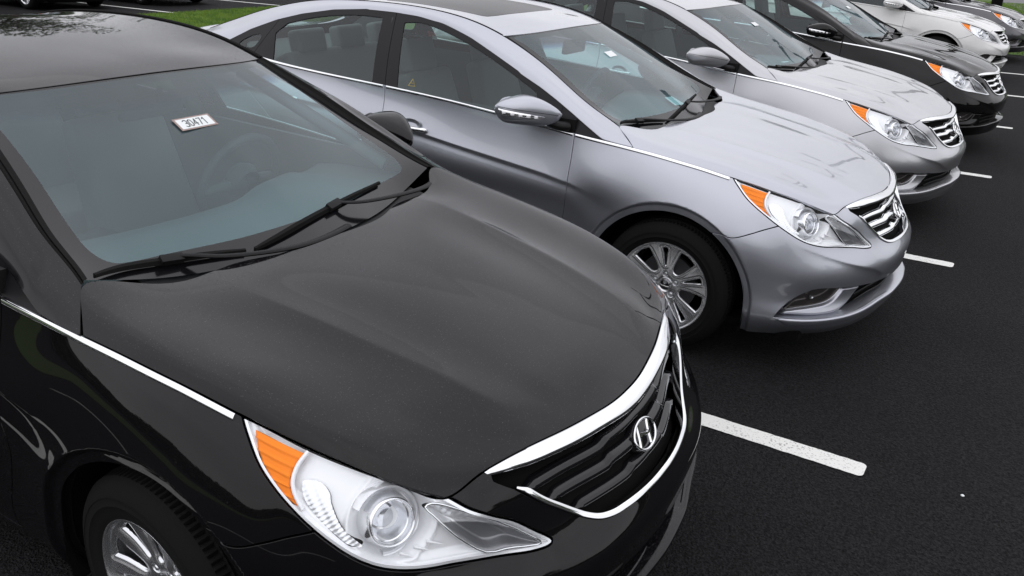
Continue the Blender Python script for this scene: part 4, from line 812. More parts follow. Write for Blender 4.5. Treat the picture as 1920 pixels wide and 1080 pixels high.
# ------------------------------------------------------------------ cowl, wipers, tag
hr_ = HG[0]; ck = np.linspace(0, 44, 30).astype(int); cowl_f = hr_[ck] + np.array([.035, 0, -.022]); cw_ = []
for p in cowl_f:
    y = p[1]; j = int(np.argmin(np.abs(WG[0, :, 1] - y))); bk = WG[0, j] if y < WG[0, -1, 1] else WG[0, -1] + np.array([0, y - WG[0, -1, 1], 0])
    cw_.append([p + np.array([.02, 0, -.03]), p, p * .5 + bk * .5 + np.array([0, 0, -.014]), bk + np.array([-.01, 0, -.006]), bk + np.array([-.05, 0, .004])])
m = MB().strip(cw_); m.mirror_add(); ME['cowl'] = m.mesh('cowl', angle=40)
tq_ = np.linspace(0, 1, 90); wq_ = xrow(W_PTS, -.362 - tq_ * .760, 6e-6); gq_ = np.array([WG[int(round(v))][-1] for v in tq_ * 89]); gmm = MB().strip([[w_ + np.array([0, .001, -.0035]), w_ + np.array([.003, -.004, .0005]), w_ * .72 + g_ * .28 + np.array([0, 0, -.002]), w_ * .5 + g_ * .5 + np.array([0, 0, -.004]), w_ * .45 + g_ * .55 + np.array([0, 0, .001]), w_ * .2 + g_ * .8 + np.array([0, 0, .002]), g_ + np.array([0, -.004, .002])] for w_, g_ in zip(wq_, gq_)]); LRm('windscreen_moulding', gmm, angle=35)
def wiper(tip0, tip1, clip, arm):
    def gp(q_): q_ = np.array(q_, float); return q_
    B0 = natspl(np.linspace(0, 1, len(tip0)), np.array(tip0, float), np.linspace(0, 1, 30)); up = np.array([.55, 0, .83])
    t_ = np.gradient(B0, axis=0); t_ /= np.linalg.norm(t_, axis=1, keepdims=True); R_ = []
    for i, p in enumerate(B0):
        sd = np.cross(t_[i], up); sd /= np.linalg.norm(sd); e_ = .35 + .65 * math.sin(PI * min(max(i / 29, .03), .97)) ** .4; w_ = .0105 * e_
        R_.append([p + up * .004 + sd * .002, p + up * .012 + sd * w_, p + up * (.012 + .010 * e_) + sd * w_ * .2, p + up * (.012 + .007 * e_) - sd * w_, p + up * .004 - sd * .002])
    bl_ = MB().strip(R_, close=True); c_0 = np.array(clip, float)
    ar = MB().tube(natspl(np.linspace(0, 1, len(arm)), np.array(arm, float), np.linspace(0, 1, 24)), np.linspace(.0085, .014, 24), 8, up=(0, 0, 1), flat=.55)
    d_ = B0[16] - B0[13]; d_ /= np.linalg.norm(d_); Xv = d_; Zv = up; Yv = np.cross(Zv, Xv); Rm = np.stack([Xv, Yv, Zv], 1)
    cl = MB().box(c_0 + up * .020, (.032, .013, .009), Rm); return bl_, ar, cl
W1 = wiper([(-.372,-.700,1.034),(-.389,-.606,1.022),(-.378,-.504,1.009),(-.347,-.388,.999),(-.306,-.270,.989)], 0, (-.371,-.475,1.006), [(-.366,-.455,1.026),(-.325,-.425,1.026),(-.270,-.380,1.022),(-.225,-.290,1.014),(-.195,-.160,1.004),(-.205,-.02,.996),(-.235,.10,.990)])
W2 = wiper([(-.300,-.240,.986),(-.305,-.145,.995),(-.315,-.040,1.006),(-.345,.170,1.018),(-.392,.440,1.022)], 0, (-.340,.140,1.017), [(-.336,.16,1.037),(-.30,.195,1.034),(-.275,.27,1.028),(-.262,.42,1.018),(-.275,.56,1.008),(-.30,.655,1.006)])
for i, (a, b2, c2) in enumerate((W1, W2)): ME['wiper_blade_%d' % i] = a.mesh('wiper_blade', angle=40); ME['wiper_arm_%d' % i] = b2.mesh('wiper_arm', angle=60); ME['wiper_clip_%d' % i] = c2.mesh('wiper_clip', bevel=.002)

# sunroof pane
SR = dense([(-1.325, 0), (-1.330, .2), (-1.350, .36), (-1.40, .405), (-1.7, .41), (-2.02, .40), (-2.07, .35), (-2.08, 0), (-2.07, -.35), (-2.02, -.40), (-1.7, -.41), (-1.40, -.405), (-1.350, -.36), (-1.330, -.2)], 5)
rf = ROOF; 
ME['sunroof_pane'] = ROOF.cut(sdf(SR, rf.Q[:, 0], rf.Q[:, 1]) + .004).flange(.006, .001).both().offset(.0008).mesh('sunroof_pane')
ME['roof_open'] = ROOF.cut(-sdf(SR, rf.Q[:, 0], rf.Q[:, 1])).flange(.010, .001).both().mesh('roof_open')
ME['headlining'] = PM.grid((RG - RN * .035)[::4, ::3], RN[::4, ::3]).both().mesh('headlining')

# ------------------------------------------------------------------ cabin
def rbox(c, h, ry=0, bev=.03, rx=0, tap=1.0, seg=4):
    R = Matrix.Rotation(ry, 3, 'Y') @ Matrix.Rotation(rx, 3, 'X'); return MB().box(c, np.array(h), np.array(R), tap)
def seat(cx, cy, w=.25, bz=.95, hh=.34):
    return rbox((cx, cy, .55), (.26, w, .09), bev=.04), rbox((cx - .33, cy, bz - .06), (.07, w, hh), ry=-.30, tap=.86), rbox((cx - .45, cy, bz + hh + .015), (.045, .13, .095), ry=-.22)
for nm, cx, cy, w_ in (('front_seat_L', -1.40, .37, .25), ('front_seat_R', -1.40, -.37, .25)):
    a, b2, c2 = seat(cx, cy, w_, .90, .29); ME[nm + '_base'] = a.mesh('seat_base', bevel=.05, seg=4, angle=80); ME[nm + '_back'] = b2.mesh('seat_back', bevel=.05, seg=4, angle=80); ME[nm + '_head'] = c2.mesh('headrest', bevel=.035, seg=4, angle=80)
ME['rear_bench'] = rbox((-2.30, 0, .56), (.28, .64, .10)).mesh('rear_bench', bevel=.05, seg=4, angle=80); ME['rear_back'] = rbox((-2.63, 0, .86), (.08, .64, .31), ry=-.38, tap=.95).mesh('rear_back', bevel=.05, seg=4, angle=80)
for k, y in enumerate((-.38, 0, .38)): ME['rear_head_%d' % k] = rbox((-2.72, y, 1.215), (.05, .125, .075), ry=-.2).mesh('headrest', bevel=.035, seg=4, angle=80)
dsh = []
for y in np.linspace(-.74, .74, 41):
    x0 = -.31 - .16 * (abs(y) / .74) ** 2; hump = .030 * math.exp(-((y - .37) / .17) ** 4)
    dsh.append([(x0, y, .975 + .02 * abs(y)), (x0 - .15, y, .978), (x0 - .38, y, .970 + hump * .8), (x0 - .50, y, .955 + hump * 1.1), (x0 - .56, y, .915 + hump), (x0 - .57, y, .80), (x0 - .54, y, .60)])
ME['dashboard'] = MB().strip(dsh).mesh('dashboard', angle=50)
ME['centre_console'] = rbox((-1.25, 0, .60), (.35, .11, .13), tap=.85).mesh('centre_console', bevel=.03, seg=3)
sw = MB(); c0 = np.array([-1.04, .37, .955]); sa = np.array([.88, 0, -.36]); sa /= np.linalg.norm(sa); s1 = np.array([0, 1., 0]); s2 = np.cross(sa, s1)
sw.tube([c0 + .185 * (math.cos(a) * s1 + math.sin(a) * s2) for a in np.linspace(0, 2 * PI, 49)], .016, 10, cap=False, up=tuple(sa)); ME['wheel_ring'] = sw.mesh('wheel_ring', angle=80)
sp_ = MB()
for a in (0.15, PI - .15, PI / 2): sp_.tube([c0 + sa * .02, c0 + .175 * (math.cos(a) * s1 + math.sin(a) * (s2 if s2[2] < 0 else -s2))], [.03, .018], 8)
sp_.revolve([(.001, -.025), (.06, -.02), (.075, .01), (.06, .05)], 24, c=c0, ax=-sa * -1, e1=s1); ME['wheel_hub'] = sp_.mesh('wheel_hub', angle=60)
ME['cabin_mirror'] = rbox((-.985, -.025, 1.302), (.016, .122, .038), ry=.12).mesh('cabin_mirror', bevel=.014, seg=3, angle=80)
ME['cabin_mirror_stem'] = MB().tube([(-.970, -.02, 1.320), (-.945, -.01, 1.366)], .010, 8).mesh('cabin_mirror_stem')
dc = []
for x in np.linspace(-.62, -2.85, 24): dc.append([(x, .80, 1.03 + .03 * (-x - .6)), (x, .765, 1.035 + .03 * (-x - .6)), (x, .74, .95), (x, .735, .75), (x, .70, .70), (x, .74, .40)])
LRm('door_card', MB().strip(dc), angle=50)
bp_ = MB().tube([(-1.76, .78, 1.05), (-1.78, .72, 1.22), (-1.80, .625, 1.42)], .045, 8, up=(1, 0, 0), flat=.5); LRm('b_pillar_trim', bp_, angle=60)
pl_ = MB().tube([(-.55, .675, 1.03), (-.74, .63, 1.13), (-1.04, .575, 1.27), (-1.19, .55, 1.335)], .028, 8, up=(0, 1, 0), flat=.8); LRm('a_pillar_trim', pl_, angle=60)
pc_ = MB().strip([[(-2.85, .74, 1.08), (-2.95, .68, 1.20), (-2.72, .60, 1.40)], [(-3.2, .70, 1.10), (-3.25, .62, 1.20), (-2.95, .56, 1.36)]]); LRm('c_pillar_trim', pc_, angle=60)
ME['parcel_shelf'] = MB().strip([[(-2.74, y, 1.10), (-3.30, y * .9, 1.16)] for y in np.linspace(-.68, .68, 9)]).mesh('parcel_shelf')
# number tag stuck inside the windscreen
to = np.array([-.745, -.044, 1.279]); tx = np.array([0, 1., 0]); wi_n = WN[int(np.argmin(np.abs(WG[:, 2, 2] - 1.279))), 2]; ty = np.cross(wi_n, tx); ty /= np.linalg.norm(ty); ty = ty if ty[2] > 0 else -ty
def quadm(name, o_, X, Y, w_, h_, lift=0.0): n_ = np.cross(X, Y); return mesh(name, [o_ + n_ * lift + X * a * w_ / 2 + Y * b2 * h_ / 2 for a, b2 in ((-1, -1), (1, -1), (1, 1), (-1, 1))], [(0, 1, 2, 3)], smooth=False)
tn = np.cross(tx, ty); to = to + tn * .0035
ME['tag_sheet'] = quadm('tag_sheet', to, tx, ty, .128, .046, .0004); ME['tag_edge'] = quadm('tag_edge', to, tx, ty, .143, .058, 0)
ME['tag_plain'] = quadm('tag_plain', to + tn * .0002, tx, ty, .095, .046, 0)
SEG = {'0': 'abcdef', '1': 'bc', '3': 'abcdg', '4': 'bcfg', '7': 'abc'}
def digits(txt, o_, X, Y, h_, w_, gap, th, lift):
    m = MB(); n_ = np.cross(X, Y); x0 = -((len(txt) * w_ + (len(txt) - 1) * gap) / 2)
    shapes = {'3': [(0, .9), (.25, 1), (.75, 1), (1, .85), (1, .62), (.7, .52), (.4, .52), (.7, .52), (1, .42), (1, .15), (.75, 0), (.25, 0), (0, .1)], '0': [(.5, 1), (.9, .9), (1, .5), (.9, .1), (.5, 0), (.1, .1), (0, .5), (.1, .9), (.5, 1)],
              '4': [(.72, 0), (.72, 1), (0, .3), (1, .3)], '7': [(0, 1), (1, 1), (.35, 0)], '1': [(.15, .78), (.6, 1), (.6, 0)], 'E': [(1, 1), (0, 1), (0, .5), (.8, .5), (0, .5), (0, 0), (1, 0)]}
    for i, ch in enumerate(txt):
        P = shapes[ch]
        for (a, b2), (c2, d2) in zip(P[:-1], P[1:]):
            p = np.array([x0 + i * (w_ + gap) + a * w_, (b2 - .5) * h_]); q_ = np.array([x0 + i * (w_ + gap) + c2 * w_, (d2 - .5) * h_]); dd = q_ - p; L = np.linalg.norm(dd); dd = dd / L; nn2 = np.array([-dd[1], dd[0]])
            p = p - dd * th * .4; q_ = q_ + dd * th * .4
            m.add([o_ + n_ * lift + X * v[0] + Y * v[1] for v in (p - nn2 * th / 2, q_ - nn2 * th / 2, q_ + nn2 * th / 2, p + nn2 * th / 2)], [(0, 1, 2, 3)])
    return m
ME['tag_digits'] = digits('30471', to, tx, ty, .030, .0125, .0055, .0036, .0009).mesh('tag_digits', smooth=False)
ME['paper_card'] = mesh('paper_card', [(-.565, .40, 1.000), (-.545, .47, 1.000), (-.395, .29, .996), (-.425, .21, .996)], [(0, 1, 2, 3)], smooth=False)
ME['paper_slip'] = mesh('paper_slip', [(-.52, .05, .996), (-.50, .14, .996), (-.47, .13, .994), (-.49, .04, .994)], [(0, 1, 2, 3)], smooth=False)
ME['red_card'] = mesh('red_card', [(-2.47, .585, 1.195), (-2.41, .585, 1.19), (-2.41, .575, 1.225), (-2.47, .575, 1.232)], [(0, 1, 2, 3)], smooth=False); ME['white_card'] = mesh('white_card', [(-2.43, .58, 1.175), (-2.39, .58, 1.175), (-2.39, .575, 1.198), (-2.425, .575, 1.205)], [(0, 1, 2, 3)], smooth=False)
_wm = MB()
for a_, b2_ in (((-1.565, 1.112), (-1.545, 1.148)), ((-1.545, 1.148), (-1.522, 1.112)), ((-1.567, 1.112), (-1.520, 1.112)), ((-1.556, 1.126), (-1.532, 1.126))):
    def gpt(x, z_v):
        zb = float(np.interp(-x, -zA_[:, 0], zA_[:, 2])); yb = float(np.interp(-x, -zA_[:, 0], zA_[:, 1])); return np.array([x, -(yb - .56 * (z_v - zb) + .012 * math.sin(min(max((z_v - zb) / .36, 0), 1) * PI) - .0075), z_v])
    p_, q2 = gpt(*a_), gpt(*b2_); dd_ = (q2 - p_) / np.linalg.norm(q2 - p_); w2 = np.cross(dd_, [0, .88, .47]) * .0022; _wm.add([p_ - w2, q2 - w2, q2 + w2, p_ + w2], [(0, 1, 2, 3)])
ME['window_print'] = _wm.mesh('window_print', smooth=False)
_xx = -1.118 - np.linspace(0, 1, 80) * 2.2; _dw = xrow(W_PTS, _xx, 6e-6)
LRm('roof_ditch', MB().strip([[p + np.array([0, dy, dz]) for dy, dz in ((.002, -.002), (-.001, .0035), (-.006, .0015), (-.011, .0035), (-.0145, -.001))] for p in _dw]), angle=30)
# @@END@@


# ------------------------------------------------------------------ cars
def part(name, key, m_, parent):
    """shared mesh data; the material sits on the object so that each car keeps its own paint"""
    me = ME[key] if isinstance(key, str) else key
    if not me.materials: me.materials.append(None)
    o = bpy.data.objects.new(name, me); COL.objects.link(o); o.parent = parent
    sl = o.material_slots[0]; sl.link = 'OBJECT'; sl.material = m_ if not isinstance(m_, str) else M[m_]
    return o
def build_car(label, category, group, loc, yaw, pm, name='parked_car', wheel=1, chrome_grille=True, strips='chrome', sunroof=False, led=True, phase=.35, steer=0.0, extras=()):
    car = empty(name, loc, yaw, None, label=label, category=category, group=group); P = M[pm]
    part('front_bumper', 'front_bumper', P, car); part('hood', 'hood', P, car); part('roof', 'roof_open' if sunroof else 'roof', P, car); part('boot_lid', 'boot_lid', P, car)
    part('inner_shell', 'inner_shell', 'matte_black', car); part('floor_pan', 'floor_pan', 'matte_black', car)
    for sd in 'LR':
        part('front_fender', 'front_fender_' + sd, P, car); dr = part('front_door', 'front_door_' + sd, P, car); dr2 = part('rear_door', 'rear_door_' + sd, P, car)
        part('rear_quarter', 'rear_quarter_' + sd, P, car); part('sill', 'sill_' + sd, P, car); part('roof_rail', 'roof_rail_' + sd, P, car)
        part('front_window', 'front_window_' + sd, 'side_glass', car); part('rear_window', 'rear_window_' + sd, 'side_glass', car); part('quarter_window', 'quarter_window_' + sd, 'side_glass', car)
        for n_ in ('window_frame', 'rear_window_frame', 'quarter_window_frame', 'mirror_sail'): part(n_, n_ + '_' + sd, 'frame_black', car)
        sm = M['chrome'] if strips == 'chrome' else P
        for n_ in ('fender_strip', 'front_door_strip', 'rear_door_strip'): part('belt_strip', n_ + '_' + sd, sm, car)
        for n_ in ('front', 'rear'): part('wheel_liner', 'liner_%s_%s' % (n_, sd), 'matte_black', car)
        sg = 1 if sd == 'L' else -1
        for cx in (0 if wheel == 0 else -.022, -2.795): add_wheel(car, wheel, cx, sg * .795, phase + .9 * (cx < 0), steer if cx > -1 else 0)
    part('windscreen', 'windscreen', 'windscreen_glass', car); part('windscreen_border', 'windscreen_border', 'gloss_black', car); part('rear_screen', 'rear_screen', 'side_glass', car)
    # @@CARDET@@
    part('cowl', 'cowl', 'black_plastic', car)
    hb = None
    gm = M['chrome'] if chrome_grille else M['gloss_black']
    part('grille_backing', 'grille_backing', 'matte_black', car); part('grille_bar', 'grille_bar', 'chrome', car); part('grille_frame', 'grille_frame', 'chrome', car)
    for k in range(3): part('grille_slat', 'grille_slat_%d' % k, gm, car)
    bd = part('badge', 'badge_plate', 'gloss_black', car); part('badge_ring', 'badge_ring', 'chrome', bd); part('badge_letter', 'badge_letter', 'chrome', bd)
    part('intake_backing', 'intake_backing', 'matte_black', car); part('bumper_lip', 'bumper_lip', P, car); part('intake_bar', 'intake_bar', 'black_plastic', car)
    for i in (0, 1):
        wa = part('wiper', 'wiper_arm_%d' % i, 'black_plastic', car); part('wiper_blade', 'wiper_blade_%d' % i, 'rubber', wa); part('wiper_clip', 'wiper_clip_%d' % i, 'black_plastic', wa)
    for sd in 'LR':
        hl = part('headlight', 'lamp_housing_' + sd, 'lamp_silver', car)
        for n_, k, m_ in (('amber_lens', 'amber_lens', 'amber'), ('lamp_border', 'lamp_border', 'bright_reflector'), ('inner_reflector', 'inner_reflector', 'bright_reflector'), ('lower_reflector', 'lower_reflector', 'dark_reflector'), ('fluted_reflector', 'fluted_reflector', 'bright_reflector'), ('reflector_rim', 'scoop_rim', 'chrome'),
                          ('divider', 'divider', 'lamp_silver'), ('projector_bezel', 'projector_bezel', 'reflector'), ('projector_bowl', 'projector_bowl', 'reflector'), ('projector_lens', 'projector_lens', 'lens_ball'), ('projector_shroud', 'projector_shroud', 'bright_reflector'),
                          ('housing_fins', 'lamp_fin', 'lamp_silver'), ('lens_cover', 'lens', 'lens_glass')): part(n_, k + '_' + sd, m_, hl)
        fg = part('fog_lamp', 'fog_surround_' + sd, P if pm != 'black_paint' else 'black_plastic', car); part('fog_lens', 'fog_lens_' + sd, 'lens_glass', fg); part('fog_reflector', 'fog_bowl_' + sd, 'fog_reflector', fg); part('fog_bulb', 'fog_bulb_' + sd, 'reflector', fg)
        mi = part('wing_mirror', 'mirror_housing_' + sd, P, car); part('mirror_glass', 'mirror_glass_' + sd, 'mirror', mi); part('mirror_stalk', 'mirror_stalk_' + sd, 'black_plastic', mi); part('mirror_seam', 'mirror_seam_' + sd, 'matte_black', mi)
        if sd == 'L':      # the far-side mirror is folded in
            a_ = math.radians(14 if 'tag' in extras else 58); px_, py_ = -.615, .885; mi.rotation_euler = (0, 0, a_); mi.location = (px_ - (px_ * math.cos(a_) - py_ * math.sin(a_)), py_ - (px_ * math.sin(a_) + py_ * math.cos(a_)), -.008)
        if led:
            part('mirror_indicator', 'mirror_indicator_' + sd, 'reflector', mi)
            for q_ in range(5): part('indicator_diode', 'indicator_diode%d_%s' % (q_, sd), 'lamp_silver', mi)
        part('door_handle', 'handle_front_' + sd, 'chrome' if strips == 'chrome' else P, car); part('door_handle', 'handle_rear_' + sd, 'chrome' if strips == 'chrome' else P, car); part('handle_cup', 'cup_front_' + sd, 'gloss_black' if pm.startswith('black') else 'cup_shade_grey', car)
        part('roof_moulding', 'roof_ditch_' + sd, 'rubber', car)
        part('windscreen_moulding', 'windscreen_moulding_' + sd, 'rubber', car); part('door_card', 'door_card_' + sd, 'interior_dark', car); part('pillar_trim', 'b_pillar_trim_' + sd, 'interior_dark', car); part('pillar_trim', 'a_pillar_trim_' + sd, 'interior_grey', car); part('pillar_trim', 'c_pillar_trim_' + sd, 'interior_grey', car)
        st = part('front_seat', 'front_seat_%s_back' % sd, 'interior_grey', car); part('seat_base', 'front_seat_%s_base' % sd, 'interior_grey', st); part('headrest', 'front_seat_%s_head' % sd, 'interior_grey', st)
    rs = part('rear_seat', 'rear_back', 'interior_grey', car); part('seat_base', 'rear_bench', 'interior_grey', rs)
    for k in range(3): part('headrest', 'rear_head_%d' % k, 'interior_grey', rs)
    part('dashboard', 'dashboard', 'dash_top', car); part('centre_console', 'centre_console', 'interior_dark', car); part('parcel_shelf', 'parcel_shelf', 'interior_dark', car); part('headlining', 'headlining', 'interior_light', car)
    sw_ = part('steering_wheel', 'wheel_ring', 'interior_dark', car); part('steering_hub', 'wheel_hub', 'interior_dark', sw_)
    cmr = part('cabin_mirror', 'cabin_mirror', 'interior_dark', car); part('mirror_stem', 'cabin_mirror_stem', 'black_plastic', cmr)
    tg_ = part('windscreen_tag', 'tag_edge', 'sticker_edge', car) if 'tag' in extras else part('windscreen_tag', 'tag_plain', 'paper', car)
    if 'tag' in extras: part('tag_sheet', 'tag_sheet', 'paper', tg_); part('tag_digits', 'tag_digits', 'ink', tg_)
    if 'card' in extras: part('paper_card', 'paper_card', 'paper', car); part('red_card', 'red_card', 'red_paper', car); part('white_card', 'white_card', 'paper', car); part('window_print', 'window_print', 'yellow_print', car)
    if 'card2' in extras: part('paper_slip', 'paper_slip', 'paper', car)
    if sunroof: part('sunroof', 'sunroof_pane', 'sunroof_glass', car)
    # @@ENDCARDET@@
    return car
ROWG = 'sedans parked side by side in the row'
build_car('black sedan nearest the camera, windscreen tag 30471 and black grille slats', 'car', ROWG, (-1.581, 1.827, 0), .017, 'black_paint', wheel=1, chrome_grille=False, led=False, phase=.1, steer=-.07, extras=('tag',))
build_car('silver sedan with a sunroof, parked beside the nearest black sedan', 'car', ROWG, (-1.394, 4.497, 0), .025, 'silver_paint', wheel=0, sunroof=True, extras=('card',))
build_car('silver sedan without mirror lights between the sunroof sedan and a black one', 'car', ROWG, (-1.407, 7.118, 0), -.050, 'silver_paint_warm', wheel=0, led=False, extras=('card2',))
build_car('black sedan with chrome grille bars, beside the empty bay, fourth in the row', 'car', ROWG, (-1.323, 10.145, 0), -.043, 'black_paint_glossy', wheel=0)
build_car('white sedan parked past the empty bay in the row', 'car', ROWG, (-1.666, 16.015, 0), -.012, 'white_paint', wheel=0, strips='paint')
build_car('dark grey sedan at the far end of the row beside the grass', 'car', ROWG, (-1.49, 19.311, 0), 0, 'grey_paint', wheel=0)

# ------------------------------------------------------------------ ground
asph = mat('asphalt', (0.018, 0.018, 0.019), 0.9, spec=0.15); t = asph.node_tree; b_ = t.nodes['Principled BSDF']
c = N(t, 'ShaderNodeTexCoord'); n1 = N(t, 'ShaderNodeTexNoise'); n1.inputs['Scale'].default_value = 80; n1.inputs['Detail'].default_value = 4; n1.inputs['Roughness'].default_value = 0.65
n2 = N(t, 'ShaderNodeTexVoronoi'); n2.inputs['Scale'].default_value = 130; n3 = N(t, 'ShaderNodeTexNoise'); n3.inputs['Scale'].default_value = 0.9; n3.inputs['Detail'].default_value = 5
for q in (n1, n2, n3): t.links.new(c.outputs['Object'], q.inputs['Vector'])
cr = N(t, 'ShaderNodeValToRGB'); cr.color_ramp.elements[0].position = .3; cr.color_ramp.elements[0].color = (.0040, .0040, .0046, 1); cr.color_ramp.elements[1].position = .75; cr.color_ramp.elements[1].color = (.026, .0257, .0275, 1)
v2 = N(t, 'ShaderNodeTexVoronoi'); v2.inputs['Scale'].default_value = 150; t.links.new(c.outputs['Object'], v2.inputs['Vector']); vs = N(t, 'ShaderNodeSeparateColor'); t.links.new(v2.outputs['Color'], vs.inputs[0])
va = N(t, 'ShaderNodeMath', operation='MULTIPLY_ADD'); t.links.new(vs.outputs[0], va.inputs[0]); va.inputs[1].default_value = .34; va.inputs[2].default_value = -.17
vb = N(t, 'ShaderNodeMath', operation='ADD'); t.links.new(va.outputs[0], vb.inputs[0]); t.links.new(n1.outputs['Fac'], vb.inputs[1]); t.links.new(vb.outputs[0], cr.inputs[0]); mc = N(t, 'ShaderNodeMix', data_type='RGBA', blend_type='MULTIPLY'); mc.inputs[0].default_value = .7; t.links.new(cr.outputs[0], mc.inputs[6])
cr3 = N(t, 'ShaderNodeValToRGB'); cr3.color_ramp.elements[0].position = .35; cr3.color_ramp.elements[0].color = (.62, .62, .62, 1); cr3.color_ramp.elements[1].position = .65; t.links.new(n3.outputs['Fac'], cr3.inputs[0]); t.links.new(cr3.outputs[0], mc.inputs[7])
t.links.new(mc.outputs[2], b_.inputs['Base Color'])
bp = N(t, 'ShaderNodeBump'); bp.inputs['Strength'].default_value = 1.0; bp.inputs['Distance'].default_value = .006
ad = N(t, 'ShaderNodeMath', operation='ADD'); t.links.new(n1.outputs['Fac'], ad.inputs[0]); t.links.new(n2.outputs['Distance'], ad.inputs[1]); t.links.new(ad.outputs[0], bp.inputs['Height']); t.links.new(bp.outputs[0], b_.inputs['Normal'])
def sheet(name, x0, x1, y0, y1, z, m_, nx=1, ny=1, **kw):
    m = MB(); xs = np.linspace(x0, x1, nx + 1); ys = np.linspace(y0, y1, ny + 1)
    G = np.array([[(x, y, z) for y in ys] for x in xs]); m.strip(G); me = m.mesh(name, smooth=False)
    return obj(name, me, m_, None, **kw)
soil = mat('far_ground', (0.04, 0.045, 0.03), 0.9)
sheet('ground', -600, 600, -600, 600, -.012, soil, kind='structure')
sheet('parking_lot', -90, 26, -60, 20.2, 0, asph, kind='structure')
pl = mat('line_paint', (0.72, 0.72, 0.70), 0.7); t = pl.node_tree; b_ = t.nodes['Principled BSDF']
fa = noise_fac(pl, 130, 0.56, 0.66, 4.0); fb = noise_fac(pl, 2.6, 0.32, 0.68, 3.0)
q = N(t, 'ShaderNodeMath', operation='MULTIPLY'); t.links.new(fa, q.inputs[0]); t.links.new(fb, q.inputs[1])
mc = N(t, 'ShaderNodeMix', data_type='RGBA'); mc.inputs[6].default_value = (.74, .74, .71, 1); mc.inputs[7].default_value = (.12, .12, .12, 1); t.links.new(q.outputs[0], mc.inputs[0]); t.links.new(mc.outputs[2], b_.inputs['Base Color'])
def line(x0, x1, y, w=.100):
    P = []; r = .022
    for cx, cy, a in ((x1 - r, y + w / 2 - r, 0), (x0 + r, y + w / 2 - r, PI / 2), (x0 + r, y - w / 2 + r, PI), (x1 - r, y - w / 2 + r, 3 * PI / 2)):
        for k in range(5): th = a + k * PI / 8; P.append((cx + r * math.cos(th), cy + r * math.sin(th)))
    # slightly ragged long edges
    Q_ = []
    for i, (a, b2) in enumerate(zip(P, P[1:] + P[:1])):
        Q_.append(a); d = math.hypot(b2[0] - a[0], b2[1] - a[1])
        if d > .5:
            for k in range(1, int(d / .02)): tt = k / int(d / .02); Q_.append((a[0] + (b2[0] - a[0]) * tt, a[1] + (b2[1] - a[1]) * tt + random.uniform(-.0018, .0018)))
    me = bpy.data.meshes.new('parking_line'); me.from_pydata([(a, b2, .004) for a, b2 in Q_], [], [tuple(range(len(Q_)))]); me.update()
    return obj('parking_line', me, pl, None, kind='structure')
for k in range(-1, 7): line(-5.9, -.268, .311 + 2.770 * k)
for y in (6.55, 9.95, 13.28, 16.78): line(-23.2, -17.7, y)
# @@GROUND@@
# ------------------------------------------------------------------ grass, road, post, opposite row, trees
turf = mat('turf', (0.035, 0.075, 0.012), 0.9); t = turf.node_tree; b_ = t.nodes['Principled BSDF']
c = N(t, 'ShaderNodeTexCoord'); n1 = N(t, 'ShaderNodeTexNoise'); n1.inputs['Scale'].default_value = 14; n1.inputs['Detail'].default_value = 6; t.links.new(c.outputs['Object'], n1.inputs['Vector'])
cr = N(t, 'ShaderNodeValToRGB'); cr.color_ramp.elements[0].position = .3; cr.color_ramp.elements[0].color = (.030, .070, .005, 1); cr.color_ramp.elements[1].position = .72; cr.color_ramp.elements[1].color = (.085, .155, .012, 1); t.links.new(n1.outputs['Fac'], cr.inputs[0]); t.links.new(cr.outputs[0], b_.inputs['Base Color'])
road = mat('road_surface', (0.16, 0.16, 0.165), 0.9)
def ground_poly(name, P, z, m_, kind='structure'):
    me = bpy.data.meshes.new(name); me.from_pydata([(x, y, z) for x, y in P], [], [tuple(range(len(P)))]); me.update(); return obj(name, me, m_, None, kind=kind)
ground_poly('grass_verge', [(-17.6, -60), (-9.2, -60), (-9.2, 20.2), (-17.6, 20.2)], .012, turf)
ground_poly('grass_field', [(-90, 20.2), (26, 20.2), (26, 160), (-90, 160)], .010, turf)
ground_poly('road', [(-1.35, 36), (-.2, 33.2), (2.5, 31.2), (26, 29), (26, 150), (-32, 150), (-13, 90), (-5.2, 55), (-2.5, 42)], .016, road)
def grass(regions):
    V = []; F = []
    for x0, x1, y0, y1, n in regions:
        X = rng.uniform(x0, x1, n); Y = rng.uniform(y0, y1, n); H = rng.uniform(.025, .065, n); A = rng.uniform(0, PI, n); L = rng.normal(0, .018, (n, 2)); w_ = rng.uniform(.003, .006, n)
        b0 = len(V); P = np.stack([np.stack([X - w_ * np.cos(A), Y - w_ * np.sin(A), X * 0 + .008], 1), np.stack([X + w_ * np.cos(A), Y + w_ * np.sin(A), X * 0 + .008], 1), np.stack([X + L[:, 0], Y + L[:, 1], H + .01], 1)], 1).reshape(-1, 3)
        V += P.tolist(); F += [(b0 + 3 * i, b0 + 3 * i + 1, b0 + 3 * i + 2) for i in range(n)]
    me = bpy.data.meshes.new('grass_blades'); me.from_pydata(V, [], F); me.update(); return me
bl_m = mat('grass_blade', (0.07, 0.135, 0.02), 0.7); t = bl_m.node_tree; b_ = t.nodes['Principled BSDF']; c = N(t, 'ShaderNodeTexCoord'); n1 = N(t, 'ShaderNodeTexNoise'); n1.inputs['Scale'].default_value = 3.0; n1.inputs['Detail'].default_value = 5; t.links.new(c.outputs['Object'], n1.inputs['Vector'])
cr = N(t, 'ShaderNodeValToRGB'); cr.color_ramp.elements[0].position = .35; cr.color_ramp.elements[0].color = (.055, .13, .006, 1); cr.color_ramp.elements[1].position = .65; cr.color_ramp.elements[1].color = (.15, .245, .018, 1); t.links.new(n1.outputs['Fac'], cr.inputs[0]); t.links.new(cr.outputs[0], b_.inputs['Base Color'])
